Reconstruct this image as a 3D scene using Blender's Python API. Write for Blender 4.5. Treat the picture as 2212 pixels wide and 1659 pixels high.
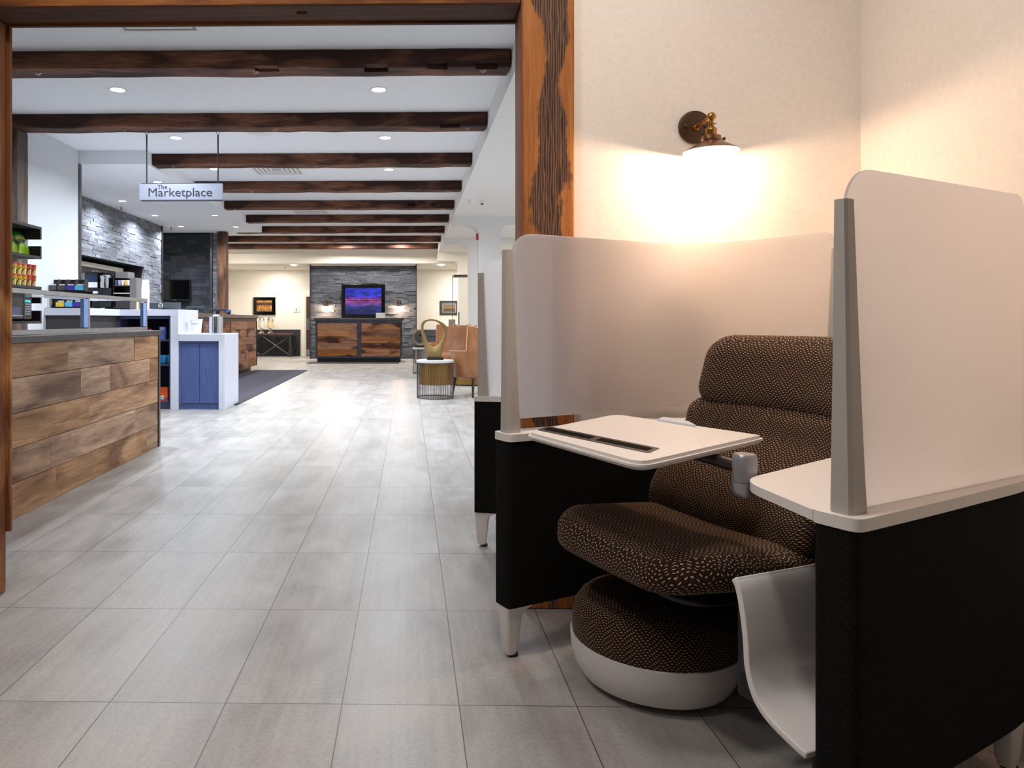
import bpy, bmesh, math, random
from mathutils import Vector, Matrix, noise as mnoise
R = math.radians
scene = bpy.context.scene
for o in list(bpy.data.objects): bpy.data.objects.remove(o, do_unlink=True)
COL = scene.collection
rnd = random.Random(7)

# ------------------------------------------------------------------ camera
FPX = 1555.0; CX = 856.0; CY = 692.0; TH = R(1.0)
cam = bpy.data.cameras.new('camera'); camo = bpy.data.objects.new('camera', cam); COL.objects.link(camo)
cam.sensor_width = 36; cam.sensor_fit = 'HORIZONTAL'; cam.lens = FPX / 2212 * 36
cam.shift_x = (1106 - CX) / 2212; cam.shift_y = -(829.5 - CY) / 2212
camo.location = (0, 0, 1.0); camo.rotation_euler = (R(90), 0, TH)
cam.clip_start = 0.05; cam.clip_end = 100
scene.camera = camo
# ------------------------------------------------------------------ view, world, room lights
scene.view_settings.view_transform = 'Standard'; scene.view_settings.look = 'None'
scene.view_settings.gamma = 1.0; scene.view_settings.exposure = 0.0
scene.view_settings.use_curve_mapping = False
wd = bpy.data.worlds.new('world'); scene.world = wd; wd.use_nodes = True
wd.node_tree.nodes['Background'].inputs[0].default_value = (1.0, 0.93, 0.88, 1)
wd.node_tree.nodes['Background'].inputs[1].default_value = 0.07

def area(name, loc, power, color, size, rot=(0, 0, 0), spread=180, sizey=None, parent=None):
    l = bpy.data.lights.new(name, 'AREA'); l.energy = power; l.color = color; l.spread = R(spread)
    l.shape = 'DISK' if sizey is None else 'RECTANGLE'; l.size = size
    if sizey: l.size_y = sizey
    o = bpy.data.objects.new(name, l); COL.objects.link(o); o.location = loc; o.rotation_euler = rot
    if parent: o.parent = parent
    return o
COOL = (0.84, 0.92, 1.0); NEUT = (1.0, 0.93, 0.87); WARM = (1.0, 0.68, 0.46)
HALL_W = 37.0       # each recessed hall lamp
# unseen fill lights added under the front room ceiling, without fittings
for (x, y, p) in ((-0.9, 1.3, 18), (-1.2, 0.5, 12), (0.75, 1.85, 6), (0.2, 1.15, 12)):
    area('front_room_fill', (x, y, 2.72), p, NEUT, 0.25)

# ------------------------------------------------------------------ pixel helpers (a pixel at a known real depth -> metres)
ct, st = math.cos(TH), math.sin(TH)
def WX(px, Y):
    r = (px - CX) / FPX            # (X ct + Y st)/(-X st + Y ct) = r
    return (r * Y * ct - Y * st) / (ct + r * st)
def WZ(py, Y, X=0.0):
    return 1 + (CY - py) * (Y * ct - X * st) / FPX
def PY(px, X):                     # depth at which a plane X=const shows at px
    r = (px - CX) / FPX
    return X * (ct + r * st) / (r * ct - st)

# ------------------------------------------------------------------ materials
def new_mat(name):
    m = bpy.data.materials.new(name); m.use_nodes = True
    nt = m.node_tree; b = nt.nodes['Principled BSDF']
    return m, nt, b
def N(nt, t, **kw):
    n = nt.nodes.new(t)
    for k, v in kw.items():
        if k.startswith('i_'):
            key = k[2:]; key = int(key) if key.isdigit() else key.replace('_', ' ')
            n.inputs[key].default_value = v
        else: setattr(n, k, v)
    return n
def L(nt, a, b): nt.links.new(a, b)
def ramp(nt, fac, stops, interp='LINEAR'):
    r = nt.nodes.new('ShaderNodeValToRGB'); r.color_ramp.interpolation = interp
    e = r.color_ramp.elements
    while len(e) > 1: e.remove(e[0])
    e[0].position = stops[0][0]; e[0].color = (*stops[0][1], 1)
    for p, c in stops[1:]:
        k = e.new(p); k.color = (*c, 1)
    L(nt, fac, r.inputs[0]); return r.outputs[0]
def S2L(*c):
    return tuple(((v/255)/12.92 if v/255 <= .04045 else ((v/255+.055)/1.055)**2.4) for v in c)
def math_(nt, op, a, b=None, c=None):
    n = nt.nodes.new('ShaderNodeMath'); n.operation = op
    for i, v in enumerate((a, b, c)):
        if v is None: continue
        if isinstance(v, (int, float)): n.inputs[i].default_value = v
        else: L(nt, v, n.inputs[i])
    return n.outputs[0]
def mixc(nt, fac, a, b, mode='MIX'):
    n = nt.nodes.new('ShaderNodeMix'); n.data_type = 'RGBA'; n.blend_type = mode
    for i, v in ((0, fac), (6, a), (7, b)):
        if isinstance(v, (int, float)): n.inputs[i].default_value = v
        elif isinstance(v, tuple): n.inputs[i].default_value = (*v, 1)
        else: L(nt, v, n.inputs[i])
    return n.outputs[2]
def simple(name, rgb, rough=0.5, metal=0.0, nscale=0, namt=0.1, bump=0.0, spec=0.5, stretch=None):
    m, nt, b = new_mat(name)
    c = S2L(*rgb)
    b.inputs['Base Color'].default_value = (*c, 1)
    b.inputs['Roughness'].default_value = rough; b.inputs['Metallic'].default_value = metal
    b.inputs['Specular IOR Level'].default_value = spec
    if nscale:
        tc = N(nt, 'ShaderNodeTexCoord'); mp = N(nt, 'ShaderNodeMapping')
        if stretch: mp.inputs['Scale'].default_value = stretch
        L(nt, tc.outputs['Object'], mp.inputs[0])
        nz = N(nt, 'ShaderNodeTexNoise'); nz.inputs['Scale'].default_value = nscale; nz.inputs['Detail'].default_value = 6
        L(nt, mp.outputs[0], nz.inputs['Vector'])
        col = ramp(nt, nz.outputs['Fac'], [(0.3, tuple(v*(1-namt) for v in c)), (0.7, tuple(min(1, v*(1+namt)) for v in c))])
        L(nt, col, b.inputs['Base Color'])
        if bump:
            bp = N(nt, 'ShaderNodeBump'); bp.inputs['Strength'].default_value = bump; bp.inputs['Distance'].default_value = 0.01
            L(nt, nz.outputs['Fac'], bp.inputs['Height']); L(nt, bp.outputs[0], b.inputs['Normal'])
    return m
def emis(name, rgb, strength, lin=False):
    m, nt, b = new_mat(name)
    b.inputs['Base Color'].default_value = (0.02, 0.02, 0.02, 1)
    b.inputs['Emission Color'].default_value = (*(rgb if lin else S2L(*rgb)), 1); b.inputs['Emission Strength'].default_value = strength
    return m
def wood(name, stops, scale=(1, 1, 1), freq=6.0, rough=0.65, bump=0.35, patch=None, axis='X', tone=False):
    """old timber: grain stretched along one axis, optional darker patches and per-plank tone"""
    m, nt, b = new_mat(name)
    tc = N(nt, 'ShaderNodeTexCoord'); mp = N(nt, 'ShaderNodeMapping')
    s = {'X': (0.5, 7, 7), 'Y': (7, 0.5, 7), 'Z': (7, 7, 0.5)}[axis]
    mp.inputs['Scale'].default_value = s
    L(nt, tc.outputs['Object'], mp.inputs[0])
    vec = mp.outputs[0]
    if tone:
        at = N(nt, 'ShaderNodeAttribute'); at.attribute_name = 'tone'
        sc = N(nt, 'ShaderNodeVectorMath', operation='SCALE'); sc.inputs['Scale'].default_value = 37.0
        L(nt, at.outputs['Vector'], sc.inputs[0])
        ad = N(nt, 'ShaderNodeVectorMath', operation='ADD'); L(nt, vec, ad.inputs[0]); L(nt, sc.outputs[0], ad.inputs[1]); vec = ad.outputs[0]
    n1 = N(nt, 'ShaderNodeTexNoise'); n1.inputs['Scale'].default_value = freq * .35; n1.inputs['Detail'].default_value = 4; n1.inputs['Distortion'].default_value = 1.2
    n2 = N(nt, 'ShaderNodeTexNoise'); n2.inputs['Scale'].default_value = freq * 2.5; n2.inputs['Detail'].default_value = 8; n2.inputs['Roughness'].default_value = .7; n2.inputs['Distortion'].default_value = .6
    L(nt, vec, n1.inputs['Vector']); L(nt, vec, n2.inputs['Vector'])
    f = math_(nt, 'ADD', math_(nt, 'MULTIPLY', n1.outputs['Fac'], .5), math_(nt, 'MULTIPLY', n2.outputs['Fac'], .5))
    col = ramp(nt, f, stops)
    if patch:
        mp2 = N(nt, 'ShaderNodeMapping'); s2 = {'X': (.9, 3.2, 3.2), 'Y': (3.2, .9, 3.2), 'Z': (3.2, 3.2, .9)}[axis]
        mp2.inputs['Scale'].default_value = s2; L(nt, tc.outputs['Object'], mp2.inputs[0])
        pv = mp2.outputs[0]
        if tone:
            ad2 = N(nt, 'ShaderNodeVectorMath', operation='ADD'); L(nt, pv, ad2.inputs[0]); L(nt, sc.outputs[0], ad2.inputs[1]); pv = ad2.outputs[0]
        n3 = N(nt, 'ShaderNodeTexNoise'); n3.inputs['Scale'].default_value = patch[1]; n3.inputs['Detail'].default_value = 5; n3.inputs['Distortion'].default_value = .8
        L(nt, pv, n3.inputs['Vector'])
        fac = ramp(nt, n3.outputs['Fac'], [(patch[2], (0, 0, 0)), (patch[3], (1, 1, 1))])
        col = mixc(nt, fac, col, mixc(nt, 1.0, col, patch[0], 'MULTIPLY'))
    if tone:
        sp = N(nt, 'ShaderNodeSeparateColor'); L(nt, at.outputs['Color'], sp.inputs[0])
        br = math_(nt, 'ADD', math_(nt, 'MULTIPLY', sp.outputs[0], .32), .84)
        hs = N(nt, 'ShaderNodeHueSaturation'); L(nt, col, hs.inputs['Color']); L(nt, br, hs.inputs['Value'])
        L(nt, math_(nt, 'ADD', math_(nt, 'MULTIPLY', sp.outputs[1], .25), .8), hs.inputs['Saturation'])
        col = hs.outputs[0]
    L(nt, col, b.inputs['Base Color']); b.inputs['Roughness'].default_value = rough
    b.inputs['Specular IOR Level'].default_value = 0.35
    bp = N(nt, 'ShaderNodeBump'); bp.inputs['Strength'].default_value = bump; bp.inputs['Distance'].default_value = .006
    L(nt, n2.outputs['Fac'], bp.inputs['Height']); L(nt, bp.outputs[0], b.inputs['Normal'])
    return m

M = {}
M['wall_white'] = simple('wall_white', (238, 238, 236), .8, 0, 30, .02, .05)
M['wall_warm'] = simple('wall_warm', (240, 231, 221), .85, 0, 60, .03, .08)
M['wall_cream'] = simple('wall_cream', (246, 240, 228), .8, 0, 20, .02)
M['ceil'] = simple('ceiling_paint', (240, 242, 246), .9, 0, 12, .015)
M['beam'] = wood('beam_timber', [(.3, S2L(52, 31, 22)), (.46, S2L(100, 62, 44)), (.58, S2L(138, 92, 68)), (.75, S2L(176, 130, 102))], freq=4, patch=(S2L(120, 95, 85), 1.6, .42, .6))
M['beam_v'] = wood('post_timber', [(.3, S2L(52, 34, 24)), (.5, S2L(108, 72, 50)), (.7, S2L(150, 112, 84))], freq=4, axis='Z', patch=(S2L(120, 100, 90), 1.4, .45, .65))
M['beam_v_grey'] = wood('post_timber_grey', [(.3, S2L(60, 50, 46)), (.5, S2L(104, 90, 82)), (.7, S2L(150, 128, 110))], freq=4, axis='Z', patch=(S2L(150, 120, 100), 1.4, .45, .65))
M['trim_v'] = wood('opening_timber_upright', [(.3, S2L(128, 84, 50)), (.47, S2L(190, 130, 78)), (.6, S2L(212, 154, 98)), (.75, S2L(230, 178, 124))], freq=5, axis='Z', patch=(S2L(150, 126, 110), 1.15, .46, .58))
def post_face():
    m = wood('opening_timber_upright_weathered', [(.3, S2L(118, 66, 28)), (.47, S2L(172, 106, 50)), (.6, S2L(194, 128, 68)), (.75, S2L(212, 150, 90))], freq=5, axis='Z')
    nt = m.node_tree; b = nt.nodes['Principled BSDF']; col = b.inputs['Base Color'].links[0].from_socket
    tc = N(nt, 'ShaderNodeTexCoord'); sp = N(nt, 'ShaderNodeSeparateXYZ'); L(nt, tc.outputs['Object'], sp.inputs[0])
    n = N(nt, 'ShaderNodeTexNoise'); n.inputs['Scale'].default_value = 4.5; n.inputs['Detail'].default_value = 3; n.inputs['Roughness'].default_value = .4
    mp = N(nt, 'ShaderNodeMapping'); mp.inputs['Scale'].default_value = (1.4, 1.4, .8); L(nt, tc.outputs['Object'], mp.inputs[0]); L(nt, mp.outputs[0], n.inputs['Vector'])
    n2 = N(nt, 'ShaderNodeTexNoise'); n2.inputs['Scale'].default_value = 60; n2.inputs['Detail'].default_value = 3; L(nt, mp.outputs[0], n2.inputs['Vector'])
    d = math_(nt, 'ABSOLUTE', math_(nt, 'ADD', math_(nt, 'SUBTRACT', sp.outputs[0], .498), math_(nt, 'ADD', math_(nt, 'MULTIPLY', math_(nt, 'SUBTRACT', n.outputs['Fac'], .5), .22), math_(nt, 'MULTIPLY', math_(nt, 'SUBTRACT', n2.outputs['Fac'], .5), .02))))
    n4 = N(nt, 'ShaderNodeTexNoise'); n4.inputs['Scale'].default_value = 2.6; n4.inputs['Detail'].default_value = 1; L(nt, tc.outputs['Object'], n4.inputs['Vector'])
    d = math_(nt, 'SUBTRACT', d, math_(nt, 'MULTIPLY', math_(nt, 'SUBTRACT', n4.outputs['Fac'], .42), .10))
    fac = ramp(nt, d, [(.024, (1, 1, 1)), (.034, (0, 0, 0))])
    wv2 = N(nt, 'ShaderNodeTexWave'); wv2.wave_type = 'BANDS'; wv2.bands_direction = 'X'; wv2.inputs['Scale'].default_value = 60; wv2.inputs['Distortion'].default_value = 6; wv2.inputs['Detail'].default_value = 2
    mp5 = N(nt, 'ShaderNodeMapping'); mp5.inputs['Scale'].default_value = (1, 1, .08); L(nt, tc.outputs['Object'], mp5.inputs[0]); L(nt, mp5.outputs[0], wv2.inputs['Vector'])
    col = mixc(nt, .55, col, ramp(nt, wv2.outputs['Fac'], [(0, (.62, .55, .48)), (.7, (1, 1, 1))]), 'MULTIPLY')
    wv = N(nt, 'ShaderNodeTexWave'); wv.wave_type = 'BANDS'; wv.bands_direction = 'X'; wv.inputs['Scale'].default_value = 38; wv.inputs['Distortion'].default_value = 5; wv.inputs['Detail'].default_value = 1; wv.inputs['Detail Scale'].default_value = 3.0; wv.inputs['Detail Roughness'].default_value = .3
    mp2 = N(nt, 'ShaderNodeMapping'); mp2.inputs['Scale'].default_value = (1, 1, .10); L(nt, tc.outputs['Object'], mp2.inputs[0]); L(nt, mp2.outputs[0], wv.inputs['Vector'])
    dark = ramp(nt, wv.outputs['Fac'], [(.1, S2L(52, 34, 26)), (.6, S2L(98, 66, 48)), (1, S2L(124, 88, 64))])
    L(nt, mixc(nt, fac, col, dark), b.inputs['Base Color'])
    return m
M['trim_face'] = post_face()
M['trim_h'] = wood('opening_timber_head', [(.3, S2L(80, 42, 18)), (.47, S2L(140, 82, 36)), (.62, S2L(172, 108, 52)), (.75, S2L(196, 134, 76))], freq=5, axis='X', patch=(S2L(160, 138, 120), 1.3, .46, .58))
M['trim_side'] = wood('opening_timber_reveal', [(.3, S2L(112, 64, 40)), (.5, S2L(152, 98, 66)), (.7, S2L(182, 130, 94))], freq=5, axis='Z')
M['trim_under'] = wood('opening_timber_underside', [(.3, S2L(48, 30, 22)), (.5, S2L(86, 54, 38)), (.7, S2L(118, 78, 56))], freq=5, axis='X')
M['plank'] = wood('reclaimed_plank', [(.28, S2L(96, 66, 48)), (.42, S2L(154, 114, 82)), (.56, S2L(188, 146, 108)), (.72, S2L(216, 180, 142))], freq=4.5, axis='Y', patch=(S2L(168, 154, 148), 1.6, .46, .66), tone=True)
M['plank_red'] = wood('reclaimed_plank_red', [(.28, S2L(84, 52, 38)), (.42, S2L(136, 90, 64)), (.56, S2L(164, 114, 82)), (.72, S2L(190, 144, 108))], freq=5, axis='Y', patch=(S2L(120, 90, 80), 1.3, .5, .62), tone=True)
M['plank_desk'] = wood('desk_plank', [(.28, S2L(86, 50, 28)), (.42, S2L(138, 86, 48)), (.56, S2L(166, 110, 64)), (.72, S2L(190, 138, 90))], freq=4, axis='X', patch=(S2L(110, 80, 70), 1.2, .5, .62), tone=True)
M['steel_dark'] = simple('dark_steel', (86, 84, 86), .38, .7, 9, .18, .05)
M['steel'] = simple('brushed_steel', (176, 178, 182), .28, .95, 14, .1, .03)
M['steel_blue'] = simple('blued_steel_edge', (74, 76, 92), .4, .8, 8, .25)
M['chrome'] = simple('polished_steel', (214, 216, 220), .12, 1.0)
M['quartz'] = simple('white_quartz', (212, 214, 228), .35, 0, 40, .01)
M['navy'] = simple('navy_laminate', (52, 56, 84), .55, 0, 3, .2, .05, stretch=(20, 20, 1))
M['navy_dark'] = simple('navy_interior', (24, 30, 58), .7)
M['bluedoor'] = simple('blue_woodgrain_door', (72, 88, 140), .55, 0, 5, .22, .08, stretch=(14, 14, .8))
M['black'] = simple('black_plastic', (14, 14, 16), .4)
M['blackgloss'] = simple('black_gloss', (8, 8, 10), .12)
M['darkbrown'] = simple('dark_brown_laminate', (62, 56, 56), .6, 0, 4, .15)
M['darkshelf'] = simple('charcoal_laminate', (52, 47, 50), .6, 0, 10, .1)
M['white'] = simple('white_plastic', (236, 234, 232), .4)
M['paper'] = simple('white_paper', (245, 245, 245), .8)
M['offwhite'] = simple('ivory_plastic', (232, 228, 216), .45)
M['greypod'] = simple('grey_moulded_plastic', (178, 172, 166), .5, 0, 60, .02)
M['podcap'] = simple('pale_moulded_plastic', (226, 220, 216), .42)
M['podwhite'] = simple('white_moulded_plastic', (230, 226, 224), .45)
M['slate'] = simple('slate_blue_paint', (78, 80, 88), .6)
M['slate_dark'] = simple('slate_black_paint', (46, 46, 50), .6)
M['brass'] = simple('antique_brass', (170, 124, 66), .3, .9, 6, .12)
M['brass_soft'] = simple('brushed_brass', (156, 118, 66), .42, .85, 5, .15, stretch=(1, 1, .2))
M['gold_sculpt'] = simple('gilded_resin', (138, 112, 72), .45, .6, 18, .12, .1)
M['bronze'] = simple('dark_bronze', (92, 72, 56), .4, .85)
M['bronze_copper'] = simple('aged_copper', (150, 112, 88), .32, .95)
M['marble'] = simple('grey_marble', (206, 202, 196), .4, 0, 8, .08)
M['leather'] = simple('tan_leather', (166, 112, 72), .42, 0, 7, .16, .08)
M['leather_seam'] = simple('leather_seam', (206, 146, 104), .5)
M['legwood'] = simple('espresso_wood', (48, 32, 26), .4)
M['rubber'] = simple('rubber', (30, 30, 32), .8)
M['glasspane'] = simple('clear_glass', (246, 248, 246), .05)
M['glasspane'].node_tree.nodes['Principled BSDF'].inputs['Transmission Weight'].default_value = 1.0
M['glasspane'].node_tree.nodes['Principled BSDF'].inputs['IOR'].default_value = 1.1
M['blue_reflection'] = simple('painted_blue_reflection', (150, 186, 255), .2);  # pale blue base colour standing in for a reflection on the guard frame
M['red'] = simple('red_plastic', (196, 44, 48), .5)
M['mat'] = simple('dark_entrance_matting', (58, 54, 66), .95, 0, 120, .3, .4)
M['lens'] = emis('lamp_lens', (255, 252, 248), 14)
M['lens_dim'] = emis('lamp_lens_far', (255, 248, 236), 6)
M['bulb'] = emis('lamp_bulb', (1.0, .82, .6), 45, True)
M['panel_silver'] = simple('brushed_silver_sign', (190, 194, 214), .35, .6, 3, .06, stretch=(1, 1, 8))
M['signink'] = simple('charcoal_lettering', (44, 44, 58), .6)

def fabric_pod():
    m, nt, b = new_mat('charcoal_woven_panel')
    tc = N(nt, 'ShaderNodeTexCoord')
    nz = N(nt, 'ShaderNodeTexNoise'); nz.inputs['Scale'].default_value = 500; nz.inputs['Detail'].default_value = 3
    L(nt, tc.outputs['Object'], nz.inputs['Vector'])
    L(nt, ramp(nt, nz.outputs['Fac'], [(.35, S2L(8, 8, 8)), (.7, S2L(34, 32, 33))]), b.inputs['Base Color'])
    b.inputs['Roughness'].default_value = .95; b.inputs['Specular IOR Level'].default_value = .1
    bp = N(nt, 'ShaderNodeBump'); bp.inputs['Strength'].default_value = .3; bp.inputs['Distance'].default_value = .002
    L(nt, nz.outputs['Fac'], bp.inputs['Height']); L(nt, bp.outputs[0], b.inputs['Normal'])
    return m
M['podfabric'] = fabric_pod()

def fabric_wave():
    """dark brown cloth with gold stitches running in waves; UVs are in metres"""
    m, nt, b = new_mat('wave_stitched_upholstery')
    uv = N(nt, 'ShaderNodeUVMap'); uv.uv_map = 'UVMap'
    sp = N(nt, 'ShaderNodeSeparateXYZ'); L(nt, uv.outputs[0], sp.inputs[0])
    u, v = sp.outputs[0], sp.outputs[1]
    lam = .056; amp = .0044; row = .0070; colw = .0100
    ph = math_(nt, 'MULTIPLY', u, 2*math.pi/lam)
    # slow drift of the wave phase so the columns wander
    sn = math_(nt, 'SINE', math_(nt, 'ADD', ph, math_(nt, 'MULTIPLY', math_(nt, 'SINE', math_(nt, 'MULTIPLY', v, 9.0)), .35)))
    vv = math_(nt, 'ADD', v, math_(nt, 'MULTIPLY', sn, amp))
    rr = math_(nt, 'DIVIDE', vv, row); ri = math_(nt, 'FLOOR', rr); rf = math_(nt, 'FRACT', rr)
    odd = math_(nt, 'MULTIPLY', math_(nt, 'MODULO', math_(nt, 'ADD', ri, 1000), 2.0), .5)
    cc = math_(nt, 'ADD', math_(nt, 'DIVIDE', u, colw), odd); cf = math_(nt, 'FRACT', cc)
    inr = math_(nt, 'COMPARE', rf, .5, .12); inc = math_(nt, 'COMPARE', cf, .5, .25)
    mask = math_(nt, 'MULTIPLY', inr, inc)
    # shorter dim stitches between
    rf2 = math_(nt, 'FRACT', math_(nt, 'ADD', rr, .5)); cf2 = math_(nt, 'FRACT', math_(nt, 'ADD', cc, .0))
    dim = math_(nt, 'MULTIPLY', math_(nt, 'COMPARE', rf2, .5, .12), math_(nt, 'COMPARE', cf2, .5, .3))
    nz = N(nt, 'ShaderNodeTexNoise'); nz.inputs['Scale'].default_value = 260; L(nt, uv.outputs[0], nz.inputs['Vector'])
    base = ramp(nt, nz.outputs['Fac'], [(.35, S2L(24, 14, 16)), (.7, S2L(50, 28, 29))])
    gold = ramp(nt, nz.outputs['Fac'], [(.3, S2L(178, 138, 86)), (.7, S2L(222, 192, 140))])
    c1 = mixc(nt, math_(nt, 'MULTIPLY', dim, .12), base, S2L(140, 100, 78))
    c2 = mixc(nt, mask, c1, gold)
    L(nt, c2, b.inputs['Base Color']); b.inputs['Roughness'].default_value = .85; b.inputs['Specular IOR Level'].default_value = .15
    b.inputs['Sheen Weight'].default_value = .08
    bp = N(nt, 'ShaderNodeBump'); bp.inputs['Strength'].default_value = .5; bp.inputs['Distance'].default_value = .0015
    L(nt, mask, bp.inputs['Height']); L(nt, bp.outputs[0], b.inputs['Normal'])
    return m
M['wave'] = fabric_wave()

def frosted():
    m = bpy.data.materials.new('frosted_acrylic'); m.use_nodes = True; nt = m.node_tree; nt.nodes.clear()
    out = N(nt, 'ShaderNodeOutputMaterial')
    d = N(nt, 'ShaderNodeBsdfDiffuse'); d.inputs[0].default_value = (.80, .78, .79, 1)
    t = N(nt, 'ShaderNodeBsdfTranslucent'); t.inputs[0].default_value = (.97, .95, .95, 1)
    g = N(nt, 'ShaderNodeBsdfGlossy'); g.inputs[0].default_value = (.9, .9, .9, 1); g.inputs[1].default_value = .4
    a = N(nt, 'ShaderNodeMixShader'); a.inputs[0].default_value = .84; L(nt, d.outputs[0], a.inputs[1]); L(nt, t.outputs[0], a.inputs[2])
    c = N(nt, 'ShaderNodeMixShader'); c.inputs[0].default_value = .05; L(nt, a.outputs[0], c.inputs[1]); L(nt, g.outputs[0], c.inputs[2])
    r = N(nt, 'ShaderNodeBsdfRefraction'); r.inputs['Color'].default_value = (.97, .955, .95, 1); r.inputs['Roughness'].default_value = .5; r.inputs['IOR'].default_value = 1.25
    e = N(nt, 'ShaderNodeMixShader'); e.inputs[0].default_value = .42; L(nt, c.outputs[0], e.inputs[1]); L(nt, r.outputs[0], e.inputs[2])
    L(nt, e.outputs[0], out.inputs[0]); return m
M['frost'] = frosted()

def floor_mat():
    m, nt, b = new_mat('grey_porcelain_tile')
    tc = N(nt, 'ShaderNodeTexCoord'); sp = N(nt, 'ShaderNodeSeparateXYZ'); L(nt, tc.outputs['Object'], sp.inputs[0])
    W, D = .3045, .609
    u = math_(nt, 'DIVIDE', math_(nt, 'SUBTRACT', sp.outputs[0], -.174 - 40*W), W)
    v = math_(nt, 'DIVIDE', math_(nt, 'SUBTRACT', sp.outputs[1], 1.873 - 20*D), D)
    fu = math_(nt, 'FRACT', u); fv = math_(nt, 'FRACT', v)
    eu = math_(nt, 'MULTIPLY', math_(nt, 'MINIMUM', fu, math_(nt, 'SUBTRACT', 1, fu)), W)
    ev = math_(nt, 'MULTIPLY', math_(nt, 'MINIMUM', fv, math_(nt, 'SUBTRACT', 1, fv)), D)
    e = math_(nt, 'MINIMUM', eu, ev)
    grout = math_(nt, 'LESS_THAN', e, .0014)
    cmb = N(nt, 'ShaderNodeCombineXYZ'); L(nt, math_(nt, 'FLOOR', u), cmb.inputs[0]); L(nt, math_(nt, 'FLOOR', v), cmb.inputs[1])
    wn = N(nt, 'ShaderNodeTexWhiteNoise'); L(nt, cmb.outputs[0], wn.inputs['Vector'])
    sc = N(nt, 'ShaderNodeVectorMath', operation='SCALE'); sc.inputs['Scale'].default_value = 9; L(nt, wn.outputs['Color'], sc.inputs[0])
    mp = N(nt, 'ShaderNodeMapping'); mp.inputs['Scale'].default_value = (2.4, 1.0, 1); L(nt, tc.outputs['Object'], mp.inputs[0])
    ad = N(nt, 'ShaderNodeVectorMath', operation='ADD'); L(nt, mp.outputs[0], ad.inputs[0]); L(nt, sc.outputs[0], ad.inputs[1])
    n1 = N(nt, 'ShaderNodeTexNoise'); n1.inputs['Scale'].default_value = 2.2; n1.inputs['Detail'].default_value = 8; n1.inputs['Roughness'].default_value = .62; n1.inputs['Distortion'].default_value = .5
    L(nt, ad.outputs[0], n1.inputs['Vector'])
    mp3 = N(nt, 'ShaderNodeMapping'); mp3.inputs['Scale'].default_value = (14, 1.0, 1); L(nt, ad.outputs[0], mp3.inputs[0])
    n3 = N(nt, 'ShaderNodeTexNoise'); n3.inputs['Scale'].default_value = 1.4; n3.inputs['Detail'].default_value = 4; L(nt, mp3.outputs[0], n3.inputs['Vector'])
    n2 = N(nt, 'ShaderNodeTexNoise'); n2.inputs['Scale'].default_value = 90; n2.inputs['Detail'].default_value = 4; n2.inputs['Roughness'].default_value = .8; L(nt, tc.outputs['Object'], n2.inputs['Vector'])
    f = math_(nt, 'ADD', math_(nt, 'ADD', math_(nt, 'MULTIPLY', n1.outputs['Fac'], .5), math_(nt, 'MULTIPLY', n3.outputs['Fac'], .15)), math_(nt, 'MULTIPLY', n2.outputs['Fac'], .35))
    col = ramp(nt, f, [(.36, S2L(138, 132, 128)), (.5, S2L(162, 157, 153)), (.64, S2L(182, 178, 175))])
    br = math_(nt, 'ADD', math_(nt, 'MULTIPLY', wn.outputs['Value'], .08), .96)
    hs = N(nt, 'ShaderNodeHueSaturation'); L(nt, col, hs.inputs['Color']); L(nt, br, hs.inputs['Value'])
    c2 = mixc(nt, grout, hs.outputs[0], S2L(84, 78, 76))
    L(nt, c2, b.inputs['Base Color'])
    L(nt, math_(nt, 'ADD', math_(nt, 'MULTIPLY', n1.outputs['Fac'], .25), .26), b.inputs['Roughness'])
    b.inputs['Specular IOR Level'].default_value = .42
    bp = N(nt, 'ShaderNodeBump'); bp.inputs['Strength'].default_value = .25; bp.inputs['Distance'].default_value = .003
    h = math_(nt, 'SUBTRACT', math_(nt, 'MULTIPLY', n2.outputs['Fac'], .15), grout)
    L(nt, h, bp.inputs['Height']); L(nt, bp.outputs[0], b.inputs['Normal'])
    return m
M['floor'] = floor_mat()

def stone_mat(name, stops):
    m, nt, b = new_mat(name)
    tc = N(nt, 'ShaderNodeTexCoord'); at = N(nt, 'ShaderNodeAttribute'); at.attribute_name = 'tone'
    sp = N(nt, 'ShaderNodeSeparateColor'); L(nt, at.outputs['Color'], sp.inputs[0])
    mp = N(nt, 'ShaderNodeMapping'); mp.inputs['Scale'].default_value = (1, 1, 3); L(nt, tc.outputs['Object'], mp.inputs[0])
    nz = N(nt, 'ShaderNodeTexNoise'); nz.inputs['Scale'].default_value = 14; nz.inputs['Detail'].default_value = 8; nz.inputs['Roughness'].default_value = .7; L(nt, mp.outputs[0], nz.inputs['Vector'])
    f = math_(nt, 'ADD', math_(nt, 'MULTIPLY', nz.outputs['Fac'], .75), math_(nt, 'MULTIPLY', sp.outputs[0], .25))
    L(nt, ramp(nt, f, stops), b.inputs['Base Color']); b.inputs['Roughness'].default_value = .7
    bp = N(nt, 'ShaderNodeBump'); bp.inputs['Strength'].default_value = .6; bp.inputs['Distance'].default_value = .015
    L(nt, nz.outputs['Fac'], bp.inputs['Height']); L(nt, bp.outputs[0], b.inputs['Normal'])
    return m
M['stone'] = stone_mat('grey_ledgestone', [(.25, S2L(74, 76, 84)), (.5, S2L(118, 120, 128)), (.75, S2L(158, 160, 168))])
M['stone_dark'] = stone_mat('charcoal_ledgestone', [(.25, S2L(38, 39, 44)), (.5, S2L(62, 64, 72)), (.75, S2L(92, 94, 102))])
M['stone_far'] = stone_mat('slate_ledgestone', [(.25, S2L(62, 66, 74)), (.5, S2L(92, 97, 106)), (.75, S2L(128, 133, 142))])

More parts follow.
